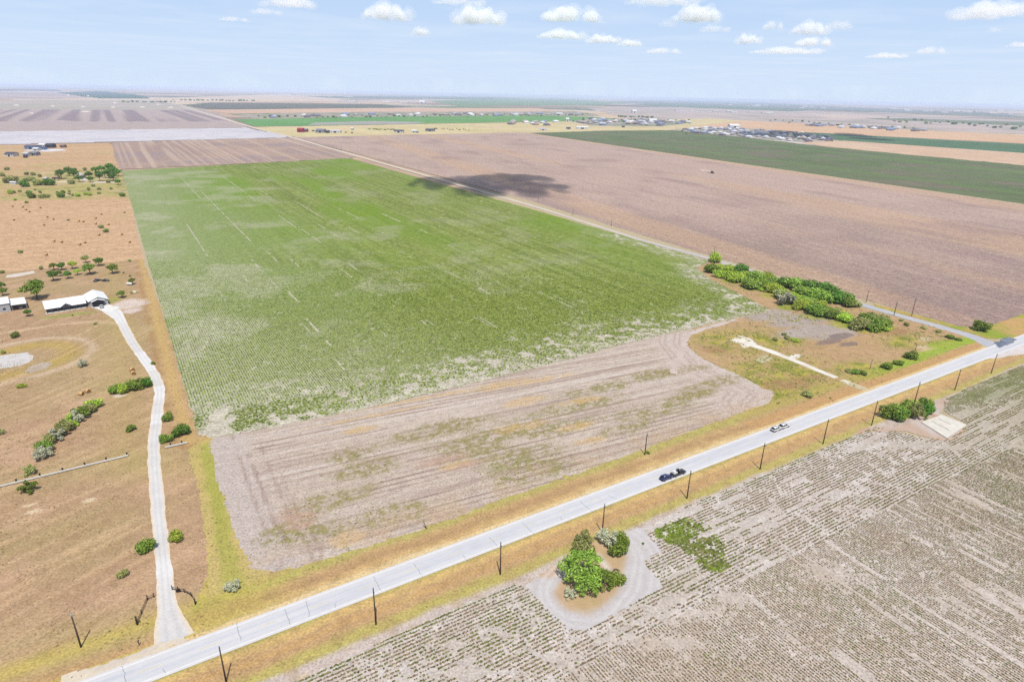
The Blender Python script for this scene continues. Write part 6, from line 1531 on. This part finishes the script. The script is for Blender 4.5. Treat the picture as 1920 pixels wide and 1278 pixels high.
# far tree belts and garden trees
FT = []
for i in range(3):
    V, F = leaf_cloud(crown_lobes(trng, 'bush'), 260, 0.1, trng, 0.4)
    m_ = mesh_np('crown', V, F, LEAF[('dark', 'olive', 'green')[i]]); FT.append(m_)
def belt(P0, P1, n, w, spread, label, group):
    for i in range(n):
        f = (i + hr.random()) / n; u = P0[0] + (P1[0] - P0[0]) * f + hr.uniform(-2, 2); v = P0[1] + (P1[1] - P0[1]) * f + hr.uniform(-spread, spread)
        x, y = at(u, v)
        k_ = hr.randrange(3)
        o = link('far_tree', FT[k_]); o.location = (x, y, -0.4); s = w * hr.uniform(0.7, 1.4); o.scale = (s * 1.2, s, s * 0.85); o.rotation_euler = (0, 0, hr.uniform(0, 6.28))
        c_ = ('dark green', 'olive', 'mid green')[k_]
        tag(o, f'{c_} tree {label}', 'tree', f'{c_} trees {group}')
belt((480, 220), (1110, 215.5), 60, 16, 2.2, 'in the house row above the vivid green strip', 'in the far house row')
belt((1075, 226), (1300, 229), 34, 13, 3.5, 'among the roofs of the far town', 'in the far town')
belt((1265, 245), (1560, 262), 34, 8, 5, 'in the gardens of the near far-off subdivision', 'in the far-off subdivision')
belt((1160, 219), (1225, 221), 14, 18, 0.6, 'in the dark row behind the far town', 'behind the far town')
belt((690, 243), (740, 243.5), 14, 7, 0.6, 'in the row left of the dark-roofed farm house', 'in the far farm row')
belt((810, 242), (880, 244), 14, 7, 1.5, 'in the green strip right of the farm row', 'right of the far farm row')
belt((325, 188), (480, 190), 26, 28, 0.5, 'in the thin line beyond the plough land', 'beyond the plough land')
belt((225, 191.5), (330, 192), 16, 26, 0.5, 'in the line at the end of the plough land', 'at the end of the plough land')
belt((1440, 226), (1740, 244), 26, 16, 2.0, 'dotting the ground beyond the far tan field', 'beyond the far tan field')
belt((1660, 224), (1920, 240), 26, 24, 4.0, 'on the far right plain', 'on the far right plain')
belt((565, 246), (660, 249), 10, 7, 1.2, 'between the farms of the far row', 'between the far farms')

# ------------------------------------------------------------------ clouds and air
def vol_mat(name, col, dens, aniso=0.0):
    m = bpy.data.materials.new(name); m.use_nodes = True
    n, l = m.node_tree.nodes, m.node_tree.links
    n.remove(n['Principled BSDF'])
    v = n.new('ShaderNodeVolumePrincipled')
    v.inputs['Color'].default_value = (*col, 1); v.inputs['Density'].default_value = dens; v.inputs['Anisotropy'].default_value = aniso
    l.new(v.outputs[0], n['Material Output'].inputs['Volume'])
    return m
M_CLOUD = vol_mat('cloud_vapour', (1, 1, 1), 0.0055)
M_CLOUDD = vol_mat('dense_cloud_vapour', (1, 1, 1), 0.02)
M_VEIL = vol_mat('cloud_veil_vapour', (1, 1, 1), 0.0019)
M_CLOUDT = vol_mat('thin_cloud_vapour', (1, 1, 1), 0.0018)
tex = bpy.data.textures.new('cloud_lumps', 'CLOUDS'); tex.noise_scale = 0.16; tex.noise_depth = 4
def cloud_mesh(seed, n=26, flat=0.55, long=1.0):
    r = random.Random(seed); bm = bmesh.new()
    for i in range(n):
        x = r.uniform(-0.42, 0.42); y = r.uniform(-0.3, 0.3) * math.sqrt(max(0.05, 1 - (x / 0.5) ** 2))
        top = (1 - (x / 0.5) ** 2) * (1 - (y / 0.45) ** 2)
        z = r.uniform(0.02, 0.22) * top; s = r.uniform(0.06, 0.14) * (0.5 + 0.6 * top)
        bmesh.ops.create_icosphere(bm, subdivisions=2, radius=s, matrix=Matrix.Translation((x, y, z)))
    me = bpy.data.meshes.new('cloud_tmp'); bm.to_mesh(me); bm.free()
    o = bpy.data.objects.new('cloud_tmp', me); COL.objects.link(o)
    rm = o.modifiers.new('r', 'REMESH'); rm.mode = 'VOXEL'; rm.voxel_size = 0.022
    dp = o.modifiers.new('d', 'DISPLACE'); dp.texture = tex; dp.strength = 0.11; dp.mid_level = 0.55; dp.texture_coords = 'LOCAL'
    bpy.context.view_layer.update()
    dg = bpy.context.evaluated_depsgraph_get()
    out = bpy.data.meshes.new_from_object(o.evaluated_get(dg))
    bpy.data.objects.remove(o)
    co = np.empty(len(out.vertices) * 3); out.vertices.foreach_get('co', co); co = co.reshape(-1, 3)
    co[:, 2] = np.where(co[:, 2] < 0, co[:, 2] * 0.25, co[:, 2]); out.vertices.foreach_set('co', co.ravel())
    out.name = 'cloud'; out.materials.clear(); out.materials.append(M_CLOUD)
    return out
CME = [cloud_mesh(s_) for s_ in (1, 2, 3, 4)]
CMT = []
for me in CME:
    t_ = me.copy(); t_.materials.clear(); t_.materials.append(M_CLOUDT); CMT.append(t_)
CMV = []
CMD = []
for me in CME:
    for L_, m_ in ((CMV, M_VEIL), (CMD, M_CLOUDD)):
        t_ = me.copy(); t_.materials.clear(); t_.materials.append(m_); L_.append(t_)
def cloud(u, v, wpx, hpx, label, thin=False, i=0, alt=1500.0):
    d = CAM_R.to_3x3() @ Vector(((u - 960) / FPX, -(v - 639) / FPX, -1))
    t = (alt - CAM_H) / d.z
    loc = Vector((0, 0, CAM_H)) + d * t
    dd = t
    w = wpx * 1.1 * dd / FPX; h = hpx * 1.2 * dd / FPX
    o = link('cloud', (CMT if thin else CME)[i % 4]); o.location = loc
    o.rotation_euler = (0, 0, math.atan2(-loc.x, loc.y)); o.scale = (w, w * 0.7, h / 0.36)
    tag(o, label, 'cloud', 'small fair-weather clouds')
    ve = link('veil', CMV[(i + 1) % 4], o); ve.scale = (1.22, 1.3, 1.25); ve.location = (0.03, 0, -0.02)
for c_ in [(725, 36, 84, 30, 'white cumulus, leftmost of the bright clouds near the top', False, 0), (788, 66, 34, 16, 'small round cloud under the leftmost bright cloud', False, 1), (897, 44, 92, 34, 'flat-based bright cumulus left of centre top', False, 2),
           (1072, 40, 106, 28, 'wide hollow cumulus right of centre top', False, 3), (1052, 72, 80, 16, 'thin long cloud bank below the wide cumulus', False, 0), (1130, 80, 60, 16, 'middle piece of the long low cloud bank', False, 2), (1180, 86, 44, 12, 'right end of the long low cloud bank', False, 1),
           (1304, 40, 84, 32, 'brightest pointed cumulus at the right of centre', False, 1), (1340, 60, 50, 14, 'faint scrap below the brightest pointed cumulus', True, 2), (1449, 56, 36, 18, 'small puffy cloud, left of a row of three', False, 3), (1517, 64, 62, 24, 'broad puffy cloud in the middle of a row of three', False, 0),
           (1572, 54, 42, 16, 'soft puffy cloud at the right of a row of three', True, 1), (1402, 82, 46, 20, 'small bright cloud low beside the puffy row', False, 2), (1525, 86, 62, 16, 'flat cloud under the broad puffy one', False, 3), (1470, 100, 110, 10, 'long thin cloud streak under the puffy row', True, 0),
           (1875, 32, 150, 30, 'large dim cloud at the top right corner', True, 2), (1862, 60, 20, 10, 'tiny cloud below the large dim corner cloud', True, 1), (1746, 100, 44, 12, 'small low cloud alone on the right', True, 3), (1660, 108, 60, 8, 'thin low cloud left of the lone small one', True, 0),
           (1910, 88, 40, 10, 'cloud cut by the right edge of the picture', True, 1), (1245, 100, 60, 10, 'low faint cloud right of the long bank', True, 3), (1250, 50, 30, 12, 'faint puff left of the brightest cumulus', True, 0), (540, 12, 90, 22, 'dim cloud touching the top edge on the left', True, 1),
           (500, 26, 50, 10, 'faint cloud below the dim one at the top edge', True, 2), (440, 40, 50, 8, 'faintest streak of cloud on the left', True, 3), (1240, 8, 120, 16, 'thin cloud cut by the top edge', True, 0), (860, 8, 90, 12, 'thin cloud strip at the top edge left of centre', True, 2)]:
    cloud(*c_)
def shade_cloud(u0, v0, u1, v1, vt, vb, label, i, alt=1000.0):
    """the cloud that casts a shadow on the fields: it floats up the sunbeam from there"""
    c = at((u0 + u1) / 2, (v0 + v1) / 2)
    lc = Vector((c[0], c[1], 0)) + SUN_V * (alt / SUN_V.z)
    a = at(u0, v0); b = at(u1, v1); w = float(np.hypot(*(b - a)))
    d_ = abs(float((at((u0 + u1) / 2, vt) - at((u0 + u1) / 2, vb))[1]))
    o = link('cloud', CMD[i]); o.location = lc; o.rotation_euler = (0, 0, math.atan2(b[1] - a[1], b[0] - a[0])); o.scale = (w * 1.15, d_ * 1.5, 700)
    tag(o, label, 'cloud', 'clouds overhead')
shade_cloud(835, 350, 1075, 350, 331, 368, 'cloud overhead whose shadow lies on the ploughed field', 2)
shade_cloud(775, 345, 910, 350, 334, 358, 'small cloud overhead shading the edge of the green field', 0)
shade_cloud(865, 362, 955, 366, 354, 375, 'wisp of cloud overhead shading the side road', 1)
shade_cloud(1395, 250, 1660, 258, 246.5, 262, 'cloud overhead shading the far subdivision', 3)
p = at(1322, 322); o = link('dust', CMT[0].copy()); o.data.materials.clear(); o.data.materials.append(vol_mat('dust_in_air', (1.0, 0.9, 0.82), 0.06)); o.location = (p[0], p[1], 0.5); o.scale = (34, 10, 16); o.rotation_euler = (0, 0, math.atan2(PD[1], PD[0]))
tag(o, 'pale dust trailing behind the tractor in the ploughed field', 'dust', kind='stuff')
hz = MB(); hz.box(-60600, 60600, -60600, 60600, -1.7, 131)
tag(hz.build('haze', vol_mat('haze_air', (0.70, 0.79, 0.98), HAZE_DENSITY)), 'thin pale blue air over the plain', 'haze', kind='stuff')
